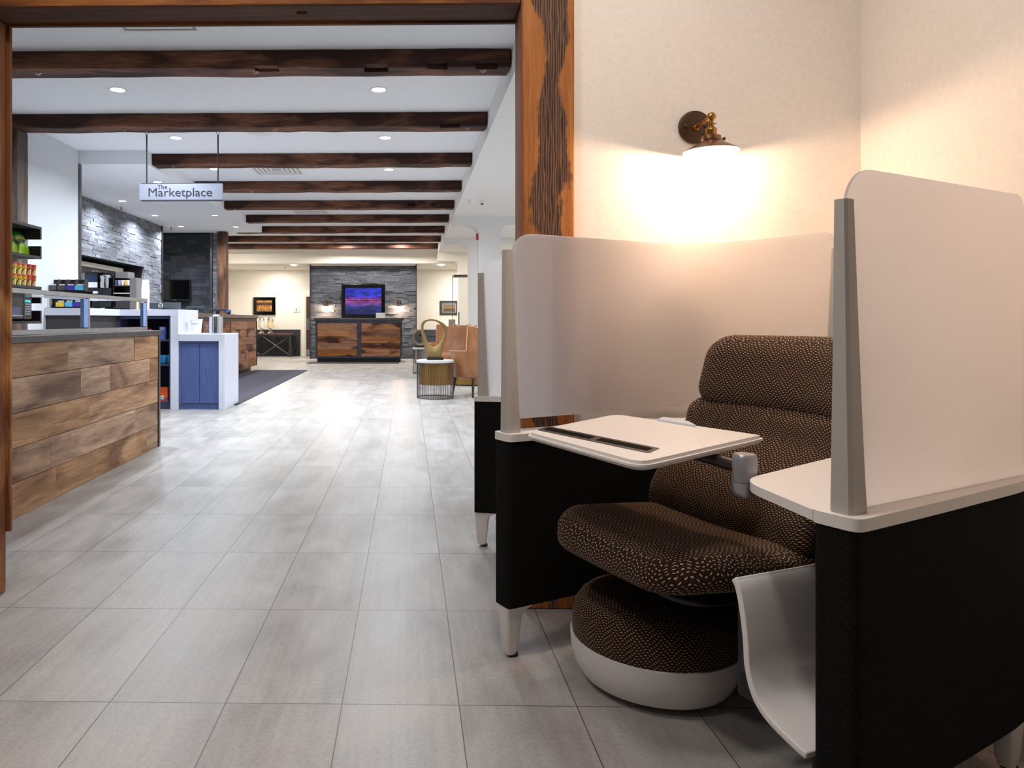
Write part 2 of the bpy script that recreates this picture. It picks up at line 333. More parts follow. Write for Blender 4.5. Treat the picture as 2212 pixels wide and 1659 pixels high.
def picture_mat(name, kind):
    """flat pictures; generated coordinates run 0-1 over the panel (x across, z up)"""
    m, nt, b = new_mat(name)
    tc = N(nt, 'ShaderNodeTexCoord'); sp = N(nt, 'ShaderNodeSeparateXYZ'); L(nt, tc.outputs['Generated'], sp.inputs[0])
    x, z = sp.outputs[0], sp.outputs[2]
    mp = N(nt, 'ShaderNodeMapping'); L(nt, tc.outputs['Generated'], mp.inputs[0])
    nz = N(nt, 'ShaderNodeTexNoise'); nz.inputs['Detail'].default_value = 6; nz.inputs['Distortion'].default_value = 1.0
    L(nt, mp.outputs[0], nz.inputs['Vector'])
    if kind == 'sunset':
        mp.inputs['Scale'].default_value = (1.2, 1, 2.4); nz.inputs['Scale'].default_value = 3.2
        g = ramp(nt, z, [(0, S2L(16, 20, 60)), (.3, S2L(46, 56, 120)), (.5, S2L(150, 70, 130)), (.515, S2L(20, 16, 40)), (.53, S2L(24, 14, 44)), (.545, S2L(255, 70, 110)), (.58, S2L(120, 60, 160)), (.7, S2L(40, 52, 170)), (1, S2L(30, 50, 170))])
        cl = ramp(nt, nz.outputs['Fac'], [(.4, (.25, .25, .35)), (.6, (1.0, 1.1, 1.5))])
        c = mixc(nt, .85, g, cl, 'MULTIPLY')
        b.inputs['Base Color'].default_value = (.01, .01, .01, 1); L(nt, c, b.inputs['Emission Color']); b.inputs['Emission Strength'].default_value = 1.3
        b.inputs['Roughness'].default_value = .15
    elif kind == 'autumn':
        mp.inputs['Scale'].default_value = (7, 1, 1.2); nz.inputs['Scale'].default_value = 3
        g = ramp(nt, z, [(0, S2L(150, 130, 110)), (.15, S2L(200, 150, 80)), (.3, S2L(250, 170, 30)), (.52, S2L(230, 130, 20)), (.6, S2L(40, 24, 10)), (.75, S2L(80, 40, 10)), (.85, S2L(255, 180, 50)), (1, S2L(160, 90, 20))])
        k = ramp(nt, nz.outputs['Fac'], [(.4, (.1, .08, .06)), (.58, (1.1, 1.0, .9))])
        L(nt, mixc(nt, .85, g, k, 'MULTIPLY'), b.inputs['Emission Color']); b.inputs['Emission Strength'].default_value = 1.0
        b.inputs['Base Color'].default_value = (.02, .02, .02, 1)
    else:
        mp.inputs['Scale'].default_value = (2, 1, 2); nz.inputs['Scale'].default_value = 3
        g = ramp(nt, z, [(0, S2L(70, 60, 50)), (.4, S2L(120, 96, 66)), (.6, S2L(150, 130, 110)), (1, S2L(120, 116, 120))])
        k = ramp(nt, nz.outputs['Fac'], [(.35, (.5, .45, .4)), (.65, (1.3, 1.1, .8))])
        L(nt, mixc(nt, .8, g, k, 'MULTIPLY'), b.inputs['Base Color'])
    return m
M['sunset'] = picture_mat('sunset_photo', 'sunset'); M['autumn'] = picture_mat('autumn_photo', 'autumn'); M['landscape'] = picture_mat('landscape_photo', 'land')

def chips_mat():
    m, nt, b = new_mat('green_foil_bag')
    tc = N(nt, 'ShaderNodeTexCoord'); sp = N(nt, 'ShaderNodeSeparateXYZ'); L(nt, tc.outputs['Generated'], sp.inputs[0])
    nz = N(nt, 'ShaderNodeTexNoise'); nz.inputs['Scale'].default_value = 5; nz.inputs['Distortion'].default_value = 1; L(nt, tc.outputs['Generated'], nz.inputs['Vector'])
    f = math_(nt, 'ADD', sp.outputs[2], math_(nt, 'MULTIPLY', math_(nt, 'SUBTRACT', nz.outputs['Fac'], .5), .3))
    L(nt, ramp(nt, f, [(0, S2L(180, 220, 40)), (.3, S2L(160, 210, 50)), (.38, S2L(60, 80, 60)), (.52, S2L(90, 110, 80)), (.58, S2L(220, 190, 90)), (.66, S2L(150, 200, 90)), (.72, S2L(40, 140, 50)), (1, S2L(20, 120, 40))]), b.inputs['Base Color'])
    b.inputs['Roughness'].default_value = .3; b.inputs['Metallic'].default_value = .2
    return m
M['chips'] = chips_mat()
M['brownbag'] = simple('maroon_foil_bag', (96, 42, 36), .35, 0, 8, .5)
def cup_mat(name, c1, c2, c3):
    m, nt, b = new_mat(name)
    tc = N(nt, 'ShaderNodeTexCoord'); sp = N(nt, 'ShaderNodeSeparateXYZ'); L(nt, tc.outputs['Generated'], sp.inputs[0])
    y = math_(nt, 'SUBTRACT', sp.outputs[1], .5); z = math_(nt, 'SUBTRACT', sp.outputs[2], .18)
    d = math_(nt, 'SQRT', math_(nt, 'ADD', math_(nt, 'MULTIPLY', y, y), math_(nt, 'MULTIPLY', z, z)))
    bowl = ramp(nt, d, [(0, S2L(*c3)), (.36, S2L(*c3)), (.37, S2L(70, 40, 20)), (.42, S2L(70, 40, 20)), (.43, S2L(*c1)), (1, S2L(*c1))], 'CONSTANT')
    top = math_(nt, 'GREATER_THAN', sp.outputs[2], .78)
    L(nt, mixc(nt, top, bowl, S2L(*c2)), b.inputs['Base Color']); b.inputs['Roughness'].default_value = .45
    return m
M['cup_yellow'] = cup_mat('yellow_soup_cup', (246, 206, 60), (240, 140, 96), (246, 226, 140))
M['cup_orange'] = cup_mat('orange_soup_cup', (212, 112, 50), (220, 70, 70), (236, 190, 130))

# ------------------------------------------------------------------ geometry helpers
def link(name, me, mat, parent=None):
    o = bpy.data.objects.new(name, me); COL.objects.link(o)
    if mat is not None and not me.materials:
        for mm in (mat if isinstance(mat, (list, tuple)) else [mat]): me.materials.append(mm)
    if parent: o.parent = parent
    return o
def smooth_mesh(me, ang=35):
    for p in me.polygons: p.use_smooth = True
    try: me.set_sharp_from_angle(angle=R(ang))
    except Exception: pass
def mesh(name, bm, mat, parent=None, smooth=None):
    bm.normal_update()
    me = bpy.data.meshes.new(name); bm.to_mesh(me); bm.free()
    if smooth is not None: smooth_mesh(me, smooth)
    return link(name, me, mat, parent)
def tag(o, label=None, cat=None, group=None, kind=None):
    if label: o['label'] = label
    if cat: o['category'] = cat
    if group: o['group'] = group
    if kind: o['kind'] = kind
    return o
def thing(name, label, cat, loc=(0, 0, 0), rz=0, group=None):
    o = bpy.data.objects.new(name, None); COL.objects.link(o); o.empty_display_size = .1
    o.location = loc; o.rotation_euler = (0, 0, rz)
    return tag(o, label, cat, group)
def dup(root, loc=None, rz=None, label=None, group=None):
    def cp(o, par):
        c = o.copy(); COL.objects.link(c); c.parent = par
        for ch in list(o.children): cp(ch, c)
        return c
    c = cp(root, None)
    if loc is not None: c.location = loc
    if rz is not None: c.rotation_euler = (0, 0, rz)
    if label: c['label'] = label
    if group: c['group'] = group
    return c
def struct(name, bm, mat, smooth=None):
    return tag(mesh(name, bm, mat, None, smooth), kind='structure')
def box(bm, x0, x1, y0, y1, z0, z1, mi=0):
    vs = [bm.verts.new(p) for p in ((x0,y0,z0),(x1,y0,z0),(x1,y1,z0),(x0,y1,z0),(x0,y0,z1),(x1,y0,z1),(x1,y1,z1),(x0,y1,z1))]
    fs = [bm.faces.new([vs[i] for i in f]) for f in ((0,3,2,1),(4,5,6,7),(0,1,5,4),(1,2,6,5),(2,3,7,6),(3,0,4,7))]
    for f in fs: f.material_index = mi
    return fs
def bxm(x0, x1, y0, y1, z0, z1, bev=0, seg=2):
    bm = bmesh.new(); box(bm, x0, x1, y0, y1, z0, z1)
    if bev: bmesh.ops.bevel(bm, geom=list(bm.edges), offset=bev, segments=seg, affect='EDGES', profile=.5)
    return bm
def prism(bm, pts, z0, z1):
    a = [bm.verts.new((x, y, z0)) for x, y in pts]; b = [bm.verts.new((x, y, z1)) for x, y in pts]
    n = len(pts)
    bm.faces.new(list(reversed(a))); bm.faces.new(b)
    for i in range(n): bm.faces.new((a[i], a[(i+1) % n], b[(i+1) % n], b[i]))
def round_poly(pts, r, seg=5):
    """round each corner of a polygon; r is a radius or a list"""
    out = []; n = len(pts)
    for i, p in enumerate(pts):
        rr = r[i] if isinstance(r, (list, tuple)) else r
        p = Vector(p); a = Vector(pts[i-1]) - p; b = Vector(pts[(i+1) % n]) - p
        if rr <= 0: out.append(tuple(p)); continue
        la = min(rr, a.length*.49); lb = min(rr, b.length*.49)
        s, e = p + a.normalized()*la, p + b.normalized()*lb
        for k in range(seg+1):
            t = k/seg; out.append(tuple((1-t)**2*s + 2*t*(1-t)*p + t*t*e))
    return out
def tube(bm, pts, r, n=10, closed=False, caps=True):
    pts = [Vector(p) for p in pts]; rings = []
    m = len(pts); up = Vector((0, 0, 1)); prev = None
    for i, p in enumerate(pts):
        if closed: d = pts[(i+1) % m] - pts[i-1]
        else: d = (pts[min(i+1, m-1)] - pts[max(i-1, 0)])
        d.normalize()
        if prev is None:
            a = d.cross(up) if abs(d.z) < .95 else d.cross(Vector((1, 0, 0)))
        else: a = prev - d*prev.dot(d)
        a.normalize(); prev = a; b = d.cross(a)
        rr = r[i] if isinstance(r, (list, tuple)) else r
        rings.append([bm.verts.new(p + a*math.cos(2*math.pi*k/n)*rr + b*math.sin(2*math.pi*k/n)*rr) for k in range(n)])
    for i in range(m if closed else m-1):
        A, B = rings[i], rings[(i+1) % m]
        for k in range(n): bm.faces.new((A[k], A[(k+1) % n], B[(k+1) % n], B[k]))
    if caps and not closed:
        bm.faces.new(list(reversed(rings[0]))); bm.faces.new(rings[-1])
def lathe(bm, prof, c=(0, 0, 0), n=24, sx=1, sy=1):
    """prof: list of (r,z) from bottom to top; closed by caps when r=0"""
    rings = []
    for r, z in prof:
        if r <= 1e-6: rings.append([bm.verts.new((c[0], c[1], c[2]+z))])
        else: rings.append([bm.verts.new((c[0]+sx*r*math.cos(2*math.pi*k/n), c[1]+sy*r*math.sin(2*math.pi*k/n), c[2]+z)) for k in range(n)])
    for A, B in zip(rings, rings[1:]):
        for k in range(n):
            k2 = (k+1) % n
            if len(A) == 1 and len(B) == 1: continue
            if len(A) == 1: bm.faces.new((A[0], B[k2], B[k]))
            elif len(B) == 1: bm.faces.new((A[k], A[k2], B[0]))
            else: bm.faces.new((A[k], A[k2], B[k2], B[k]))
def pillow(h, rad, n=(20, 20, 8), deform=None, uvaxes=None, uvoff=(0, 0)):
    """closed rounded block with half sizes h and per-axis corner radii, UV in metres"""
    bm = bmesh.new(); uvl = bm.loops.layers.uv.new('UVMap'); cache = {}
    h = Vector(h); rad = Vector(rad)
    def pt(q):
        key = tuple(round(c, 5) for c in q)
        if key in cache: return cache[key]
        p = Vector([q[i]*h[i] for i in range(3)])
        c = Vector([max(-(h[i]-rad[i]), min(h[i]-rad[i], p[i])) for i in range(3)])
        d = Vector([(p[i]-c[i])/rad[i] for i in range(3)])
        if d.length > 1e-9:
            dn = d.normalized()*max(abs(d.x), abs(d.y), abs(d.z)); p = c + Vector([dn[i]*rad[i] for i in range(3)])
        w = deform(p) if deform else p
        v = bm.verts.new(w); cache[key] = (v, p); return cache[key]
    for ax in range(3):
        a, b = [(1, 2), (2, 0), (0, 1)][ax]
        for sgn in (-1, 1):
            for i in range(n[a]):
                for j in range(n[b]):
                    qs = []
                    for (ii, jj) in ((i, j), (i+1, j), (i+1, j+1), (i, j+1)):
                        q = [0, 0, 0]; q[ax] = sgn
                        q[a] = math.sin((-1+2*ii/n[a])*math.pi/2) * .35 + (-1+2*ii/n[a])*.65
                        q[b] = math.sin((-1+2*jj/n[b])*math.pi/2) * .35 + (-1+2*jj/n[b])*.65
                        qs.append(q)
                    if sgn < 0: qs.reverse()
                    vp = [pt(q) for q in qs]
                    f = bm.faces.new([v for v, _ in vp]); f.smooth = True
                    ua, va = (uvaxes[ax] if uvaxes else [(1, 2), (0, 2), (0, 1)][ax])
                    for lp, (_, p) in zip(f.loops, vp):
                        lp[uvl].uv = (p[ua]+uvoff[0] + (p[ax]*.0), p[va]+uvoff[1])
    return bm
def set_tone(bm, faces, col):
    lay = bm.loops.layers.float_color.get('tone') or bm.loops.layers.float_color.new('tone')
    for f in faces:
        for l in f.loops: l[lay] = (*col, 1)
def text_mesh(name, body, size, mat, parent, loc, rot, extrude=.001, align='CENTER', shear=0, sx=1):
    c = bpy.data.curves.new(name, 'FONT'); c.body = body; c.size = size; c.extrude = extrude; c.align_x = align; c.align_y = 'CENTER'; c.shear = shear
    o = bpy.data.objects.new('tmp_text', c); COL.objects.link(o)
    dg = bpy.context.evaluated_depsgraph_get(); me = bpy.data.meshes.new_from_object(o.evaluated_get(dg))
    bpy.data.objects.remove(o, do_unlink=True)
    me.materials.clear(); q = link(name, me, mat, parent); q.location = loc; q.rotation_euler = rot; q.scale = (sx, 1, 1)
    return q
def cut(o, cutters):
    """subtract boxes (x0,x1,y0,y1,z0,z1) from a mesh object"""
    for cb in cutters:
        c = mesh('cutter', bxm(*cb), None, o.parent)
        md = o.modifiers.new('b', 'BOOLEAN'); md.object = c; md.operation = 'DIFFERENCE'; md.solver = 'EXACT'
        bpy.context.view_layer.update()
        me = bpy.data.meshes.new_from_object(o.evaluated_get(bpy.context.evaluated_depsgraph_get()))
        o.modifiers.clear(); o.data = me
        bpy.data.objects.remove(c, do_unlink=True)

# ------------------------------------------------------------------ levels
HC = 2.90           # hall ceiling
HB = 2.75           # kitchen bulkhead underside
HR = 2.69           # side-aisle soffit underside
YW0, YW1 = 2.50, 2.645   # wall with the timber-lined opening
XL = -3.69           # hall left wall
# ------------------------------------------------------------------ structure
bm = bmesh.new(); box(bm, -6, 5, -1.6, 21, -.1, 0); struct('floor', bm, M['floor'])
bm = bmesh.new()
box(bm, XL, .72, YW1, 14.3, HC, HC+.1); box(bm, -5.6, .72, 14.3, 18.3, HC, HC+.1)
struct('ceiling', bm, M['ceil'])
bm = bmesh.new(); box(bm, .72, 3.3, YW1, 18.3, HR, HC+.1); o = struct('ceiling_aisle', bm, M['wall_white'])
bm = bmesh.new(); box(bm, -5.6, 3.3, 18.3, 18.66, 2.45, HC+.1); struct('ceiling_far_bulkhead', bm, M['wall_cream'])
bm = bmesh.new(); box(bm, -5.6, 4.6, 18.66, 20.4, 2.42, 2.55); struct('ceiling_far', bm, M['wall_cream'])
bm = bmesh.new(); box(bm, -5.4, -2.93, 8.0, 14.3, HB, HC+.1); struct('ceiling_bulkhead', bm, M['ceil'])
bm = bmesh.new(); box(bm, -2.2, 1.75, -1.6, YW0, 2.75, 2.85); struct('ceiling_front', bm, M['wall_warm'])
# walls
bm = bmesh.new(); box(bm, XL-.12, XL, YW1, 8.0, 0, HC); struct('wall_left', bm, simple('left_wall_paint', (206, 209, 213), .85, 0, 20, .01))
bm = bmesh.new(); box(bm, -5.4, -5.3, 7.0, 20.2, 0, HC); struct('wall_far_left', bm, M['wall_cream'])
bm = bmesh.new(); box(bm, .565, 3.3, 2.53, YW1, 0, 3.0); struct('wall_front_room_back', bm, M['wall_warm'])
bm = bmesh.new(); box(bm, -3.8, -1.6, 2.53, YW1, 0, 3.0); struct('wall_front_room_left', bm, M['wall_warm'])
bm = bmesh.new(); box(bm, -1.6, .565, 2.53, YW1, 2.27, 3.0); struct('wall_over_opening', bm, M['wall_warm'])
bm = bmesh.new(); box(bm, 1.57, 1.75, -1.6, 2.53, 0, 2.85); struct('wall_right', bm, M['wall_warm'])
bm = bmesh.new(); box(bm, 3.2, 3.3, YW1, 20.2, 0, HR); struct('wall_hall_right', bm, M['wall_white'])
bm = bmesh.new(); box(bm, -5.4, 4.6, 20.2, 20.35, 0, 2.55); struct('wall_far', bm, M['wall_cream'])

# timber lining of the opening
def rough_box(x0, x1, y0, y1, z0, z1, axis, amp, seed, step=.12, bev=.006):
    """squared timber whose edges wander like old hewn wood"""
    bm = bmesh.new(); box(bm, x0, x1, y0, y1, z0, z1)
    if bev: bmesh.ops.bevel(bm, geom=list(bm.edges), offset=bev, segments=1, affect='EDGES')
    a = 'XYZ'.index(axis); lo = (x0, y0, z0)[a]; hi = (x1, y1, z1)[a]
    n = max(2, int((hi-lo)/step))
    for i in range(1, n):
        co = [0, 0, 0]; no = [0, 0, 0]; co[a] = lo + (hi-lo)*i/n; no[a] = 1
        bmesh.ops.bisect_plane(bm, geom=bm.verts[:]+bm.edges[:]+bm.faces[:], plane_co=co, plane_no=no)
    c = Vector(((x0+x1)/2, (y0+y1)/2, (z0+z1)/2))
    for v in bm.verts:
        p = v.co
        for k in range(3):
            if k == a: continue
            s = 1 if p[k] > c[k] else -1
            q = Vector((seed*3.1 + (p-c)[(k+1) % 3]*(3 if (k+1) % 3 != a else 0), seed + k*7.7 + s*2.3, p[a]*2.2))
            d = mnoise.noise(q) + .5*mnoise.noise(q*3.1)
            p[k] += d*amp
    return bm
bm = rough_box(-1.75, .389, 2.497, YW1-.012, 2.094, 2.275, 'X', .0015, 3); box(bm, -1.6, .389, YW1-.011, YW1+.004, 2.086, 2.26)
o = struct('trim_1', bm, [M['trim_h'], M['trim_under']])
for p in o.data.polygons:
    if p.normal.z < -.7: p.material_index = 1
cut(o, [(-.40, -.362, 2.54, 2.565, 2.05, 2.13)])
tx = WX(25, YW1)
bm = rough_box(-1.62, tx-.012, 2.497, YW1-.012, 0, 2.092, 'Z', .0025, 5); box(bm, -1.61, tx, YW1-.011, YW1+.004, .22, 2.086)
o = struct('trim_2', bm, [M['trim_v'], M['trim_side']])
o = struct('trim_3', rough_box(.390, .572, 2.497, YW1+.005, 0, 2.3, 'Z', .0012, 9), [M['trim_face'], M['trim_side']])
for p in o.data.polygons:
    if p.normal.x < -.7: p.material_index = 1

# far wall wainscot and doorway behind the stone wall
WY = 20.2
x0, x1 = WX(500, WY), WX(649, WY)
bm = bmesh.new(); ztop = WZ(712, WY)
box(bm, x0, x1, WY-.03, WY, 0, ztop)
for k in range(4):
    a = x1 - .12 - k*.75; 
    for q in ((a-.55, a, .12, .15), (a-.55, a, .5, .53), (a-.55, a-.52, .12, .53), (a-.03, a, .12, .53)):
        box(bm, q[0], q[1], WY-.045, WY-.028, q[2], q[3])
struct('trim_4', bm, M['slate_dark'])
x0 = WX(898, WY); x1 = WX(1060, WY)
bm = bmesh.new(); box(bm, x0, x1, WY-.03, WY, 0, ztop)
for k in range(4):
    a = x0 + .1 + k*.62
    for q in ((a, a+.5, .12, .16), (a, a+.5, .56, .6), (a, a+.04, .12, .6), (a+.46, a+.5, .12, .6)):
        box(bm, q[0], q[1], WY-.05, WY-.028, q[2], q[3])
struct('trim_5', bm, M['slate'])
# dark washroom door at the stone wall's edge
dx0 = WX(662, WY); dx1 = dx0 + .9; dzt = WZ(641, WY)
bm = bmesh.new(); box(bm, dx0, dx1, WY-.04, WY-.005, 0, dzt)
door = struct('door_1', bm, simple('dark_brown_door', (74, 50, 40), .5, 0, 4, .2, stretch=(8, 8, .6)))
bm = bmesh.new(); box(bm, dx0-.07, dx0, WY-.05, WY, 0, dzt+.07); box(bm, dx0, dx1, WY-.05, WY, dzt, dzt+.07)
mesh('door_frame', bm, M['offwhite'], door)
mesh('push_plate', bxm(dx0+.01, dx0+.16, WY-.06, WY-.04, WZ(714, WY), WZ(688, WY)), M['chrome'], door)
mesh('kick_plate', bxm(dx0+.01, dx1-.01, WY-.05, WY-.04, .02, .18), M['steel'], door)

# ledgestone walls
def stone_wall(name, mat, width, height, seed, row=.052, holes=(), depth=.018):
    """strips laid on a backing, local frame: x along, y outward (towards -y), z up"""
    rr = random.Random(seed); bm = bmesh.new()
    z = 0
    while z < height - .002:
        h = row*rr.uniform(.75, 1.3); h = min(h, height-z)
        if height - z - h < .02: h = height - z
        x = -rr.uniform(0, .3)
        while x < width:
            w = rr.uniform(.1, .4); a, b = max(0, x), min(width, x+w)
            x += w
            if b - a < .004: continue
            segs = [(a, b)]
            for (hx0, hx1, hz0, hz1) in holes:
                if z + h/2 > hz0 and z + h/2 < hz1:
                    ns = []
                    for (p, q) in segs:
                        if q <= hx0 or p >= hx1: ns.append((p, q))
                        else:
                            if p < hx0: ns.append((p, hx0))
                            if q > hx1: ns.append((hx1, q))
                    segs = ns
            for (p, q) in segs:
                if q - p < .003: continue
                d = rr.uniform(.004, depth)
                f = box(bm, p+.0008, q-.0008, -d, .03, z+.0008, z+h-.0008)
                set_tone(bm, f, (rr.random(), rr.random(), rr.random()))
        z += h
    return struct(name, bm, mat)
# side wall of the kitchen (faces +X): X=-4.3, Y 7.6..12.47, niche 9.0..11.66
XS = -4.6
YE = PY(347, XS); YN = PY(310, XS); ZN = WZ(575, YN)
w = stone_wall('wall_kitchen_stone', M['stone'], YE-8.6, HB, 11, .052, holes=[(0, YN-8.6, 1.0, ZN)])
w.rotation_euler = (0, 0, R(90)); w.location = (XS, 8.6, 0)
bm = bmesh.new()
box(bm, XS-.75, XS-.03, YN, YE, 0, HB); box(bm, XS-.75, XS-.03, 8.0, YN, ZN, HB); box(bm, XS-.75, XS-.65, 8.0, YN, 1.0, ZN); box(bm, XS-.75, XS-.03, 8.0, YN, 0, 1.0)
struct('wall_kitchen', bm, M['darkshelf'])
bm = bmesh.new(); box(bm, -5.3, XL-.12, 7.88, 8.0, 0, HC); struct('wall_kitchen_return', bm, M['wall_white'])
# metal edge strips
bm = bmesh.new(); box(bm, XL-.005, XL+.012, 7.975, 8.03, 0, HB); struct('trim_6', bm, M['steel_dark'])
bm = bmesh.new(); box(bm, XS-.03, XS+.035, YE, YE+.03, 0, HB); struct('trim_7', bm, M['steel_dark'])
YK = 14.7
kx0 = WX(330, YK); kx1 = WX(456, YK)
w = stone_wall('wall_kitchen_back', M['stone_dark'], kx1-kx0, HB, 23, .075); w.location = (kx0, YK, 0)
bm = bmesh.new(); box(bm, -5.3, kx1, YK+.03, YK+.15, 0, HC); struct('wall_kitchen_back_core', bm, M['slate_dark'])
# short pier: trim, stone strip, white edge, next to the tall post
YP = 14.35; px0, px1 = WX(455, YP), WX(460, YP)
bm = bmesh.new(); box(bm, px0, px1, YP-.05, YK, 0, HB); struct('trim_8', bm, M['steel_dark'])
w = stone_wall('wall_pier_stone', M['stone'], WX(469, YP)-px1, HB, 31, .052); w.location = (px1, YP-.01, 0)
bm = bmesh.new(); box(bm, px1, WX(472, YP), YP+.02, YK+.02, 0, HB); struct('wall_pier', bm, M['wall_white'])
# far stone feature wall
fx0, fx1 = WX(671, 18.7), WX(899, 18.7)
w = stone_wall('wall_feature_stone', M['stone_far'], fx1-fx0, 2.45, 41, .05, depth=.04); w.location = (fx0, 18.7, 0)
bm = bmesh.new(); box(bm, fx0, fx1, 18.72, 18.95, 0, 2.45); struct('wall_feature_core', bm, M['slate'])
bm = bmesh.new(); box(bm, fx1-.01, fx1+.015, 18.63, 18.95, 0, 2.45); box(bm, fx0-.015, fx0+.01, 18.63, 18.95, 0, 2.45); struct('trim_9', bm, M['slate_dark'])

# columns with stepped corbels and cross headers in the side aisle
def column(name, y, x=1.08, wdt=.33, hz=2.43, mat='wall_white'):
    bm = bmesh.new()
    box(bm, x, x+wdt, y, y+wdt, 0, hz)
    box(bm, .721, 3.2, y, y+wdt, hz, HR)
    st_ = 7
    for s in (-1, 1):
        for k in range(st_):
            f0, f1 = math.pi/2*(1-k/st_), math.pi/2*(1-(k+1)/st_); d = .13*(1-math.cos((f0+f1)/2)); z1 = hz - .19*(1-math.sin(f0)); z0 = hz - .19*(1-math.sin(f1))
            if s < 0: box(bm, x-d, x, y, y+wdt, z0, z1)
            else: box(bm, x+wdt, x+wdt+d, y, y+wdt, z0, z1)
    struct(name, bm, M[mat])
column('column_1', 11.8, WX(1034, 11.8), .355, 2.56); column('column_2', 14.8, WX(1013, 14.8), .355, 2.56); column('column_3', 17.85, WX(990, 17.85), .35, 2.47, mat='wall_cream')

# ------------------------------------------------------------------ ceiling beams
beam_lab = ['first dark timber ceiling beam beyond the opening, two square notches near its right end',
 'second dark ceiling beam from the opening, marketplace sign hanging below it',
 'third dark ceiling beam from the opening, starting at the kitchen bulkhead corner',
 'fourth dark ceiling beam from the opening, weathered pale along its lower edge',
 'fifth dark ceiling beam from the opening, two small square mortises on its face',
 'sixth dark ceiling beam from the opening, with a chipped lower edge',
 'seventh dark ceiling beam from the opening, ending above the brown post',
 'second farthest dark ceiling beam, between seventh beam and the cream bulkhead',
 'farthest dark timber ceiling beam, directly before the cream far bulkhead']
inv = [.001704, .002222, .002762, .003311, .003846, .004367, .0049, .00546, .0060]
BY = [(HC-1)*FPX*k for k in inv]
bolts = [(70, 547, 1046), (262, 880*.352+320-40, 1012), (370, 680, 983), (540, 740, 968), (505, 735, 958), (550, 750, 950), (600, 780, 942), (), ()]
for i, y in enumerate(BY):
    xl = XL if i < 2 else (-2.93 if i < 6 else (-3.5 if i == 6 else -5.4))
    t = thing('ceiling_beam', beam_lab[i], 'beam', ((xl+.715)/2, y+.098, 2.772), 0, 'timber beams across the hall ceiling'); t['kind'] = 'thing'
    cx, cy, cz = t.location
    bm = rough_box(xl-cx+.001, .712-cx, -.098, .098, 0, .127, 'X', .009, i*1.7+1, .14, .008)
    o = mesh('timber', bm, M['beam'], t)
    o.data.name = 'beam_timber'
    cuts = []
    def fc(pa, pb, za, zb, d=.05):   # notch seen between two columns of the picture
        cuts.append((WX(pa, y)-cx, WX(pb, y)-cx, -.15, -.098+d, za, zb))
    if i == 0: fc(786, 838, -.05, .022, .09); fc(923, 967, -.02, .035); fc(1028, 1076, -.02, .035); fc(548, 600, -.05, .018, .08)
    if i == 1: fc(951, 993, -.03, .03)
    if i == 4: fc(880, 897, .03, .08); fc(929, 940, .03, .08)
    if cuts: cut(o, cuts)
    for pxb in bolts[i]:
        xb = WX(pxb, y) - cx
        bm = bmesh.new(); lathe(bm, [(0, -.012), (.012, -.012), (.012, -.004), (.022, -.003), (.022, .002), (0, .002)], (xb, -.02, 0), 10)
        mesh('bolt', bm, M['steel'], t)
# tall posts
def post(label, x0, x1, y0, y1, zt, mat, seed):
    t = tag(mesh('timber_post', rough_box(-(x1-x0)/2, (x1-x0)/2, -(y1-y0)/2, (y1-y0)/2, 0, zt, 'Z', .006, seed), mat), label, 'post')
    t.location = ((x0+x1)/2, (y0+y1)/2, 0); t['kind'] = 'thing'
post('grey brown reclaimed timber post standing against the white left wall behind the snack shelves', XL+.005, WX(62, BY[1]+.2), BY[1]+.01, BY[1]+.19, 2.765, M['beam_v_grey'], 4)
post('reddish brown timber post rising beside the stone pier at the reception counter', WX(472, 14.2), WX(492, 14.2), 14.08, 14.26, 2.74, M['beam_v'], 6)

# ------------------------------------------------------------------ recessed downlights
def downlight(px, py, h, label, group, w, col=COOL, r=.062, lens='lens'):
    Y = (h-1)*FPX/(CY-py); X = WX(px, Y)
    t = thing('recessed_downlight', label, 'ceiling light', (X, Y, h), 0, group)
    bm = bmesh.new(); lathe(bm, [(r*.86, -.001), (r*1.0, -.006), (r*1.18, -.004), (r*1.2, .0), (r*.86, 0.0)], (0, 0, 0), 24)
    mesh('trim_ring', bm, M['white'], t, 40)
    bm = bmesh.new(); lathe(bm, [(0, -.003), (r*.9, -.002), (r*.9, -.0005), (0, -.0005)], (0, 0, 0), 24)
    mesh('lens', bm, M[lens], t)
    if w: area('downlight_lamp', (0, 0, -.012), w, col, r*1.7, parent=t, spread=150)
G1 = 'recessed downlights in the beamed ceiling'; G2 = 'recessed downlights in the kitchen bulkhead'
for px, py, lab in ((254, 190, 'left one of the two lit downlights between the first and second beams'),
                    (818, 193, 'right one of the two lit downlights between the first and second beams'),
                    (380, 295, 'lit downlight between second and third beams, above the marketplace sign'),
                    (832, 297, 'lit downlight between second and third beams, away from the sign'),
                    (463, 363, 'lit downlight beside the sign\'s right hanging rod, behind the third beam'),
                    (840, 366, 'lit downlight behind the third beam, on the column side'),
                    (525, 413, 'small downlight just right of the marketplace sign board'),
                    (845, 414, 'small downlight between fourth and fifth beams, on the column side')):
    downlight(px, py, HC, lab, G1, HALL_W if py < 400 else HALL_W*.8)
for px, py, lab in ((340, 391, 'bulkhead downlight directly above the marketplace sign board'),
                    (264, 432, 'bulkhead downlight closest to the grey stone kitchen wall'),
                    (335, 464, 'bulkhead downlight left of centre below the sign, before the dark stone'),
                    (391, 488, 'bulkhead downlight nearest the dark stone back wall'),
                    (464, 464, 'bulkhead downlight under the sign\'s right end'),
                    (509, 489, 'bulkhead downlight nearest the bulkhead\'s far outer corner')):
    downlight(px, py, HB, lab, G2, HALL_W*.75, r=.056)
downlight(634, 573.5, 2.42, 'warm downlight in the low ceiling above the drinks table', 'far corridor downlights', 22, (1, .94, .84), r=.07, lens='lens_dim')
downlight(953, 573.5, 2.42, 'warm downlight in the low ceiling right of the feature stone wall', 'far corridor downlights', 22, (1, .94, .84), r=.07, lens='lens_dim')
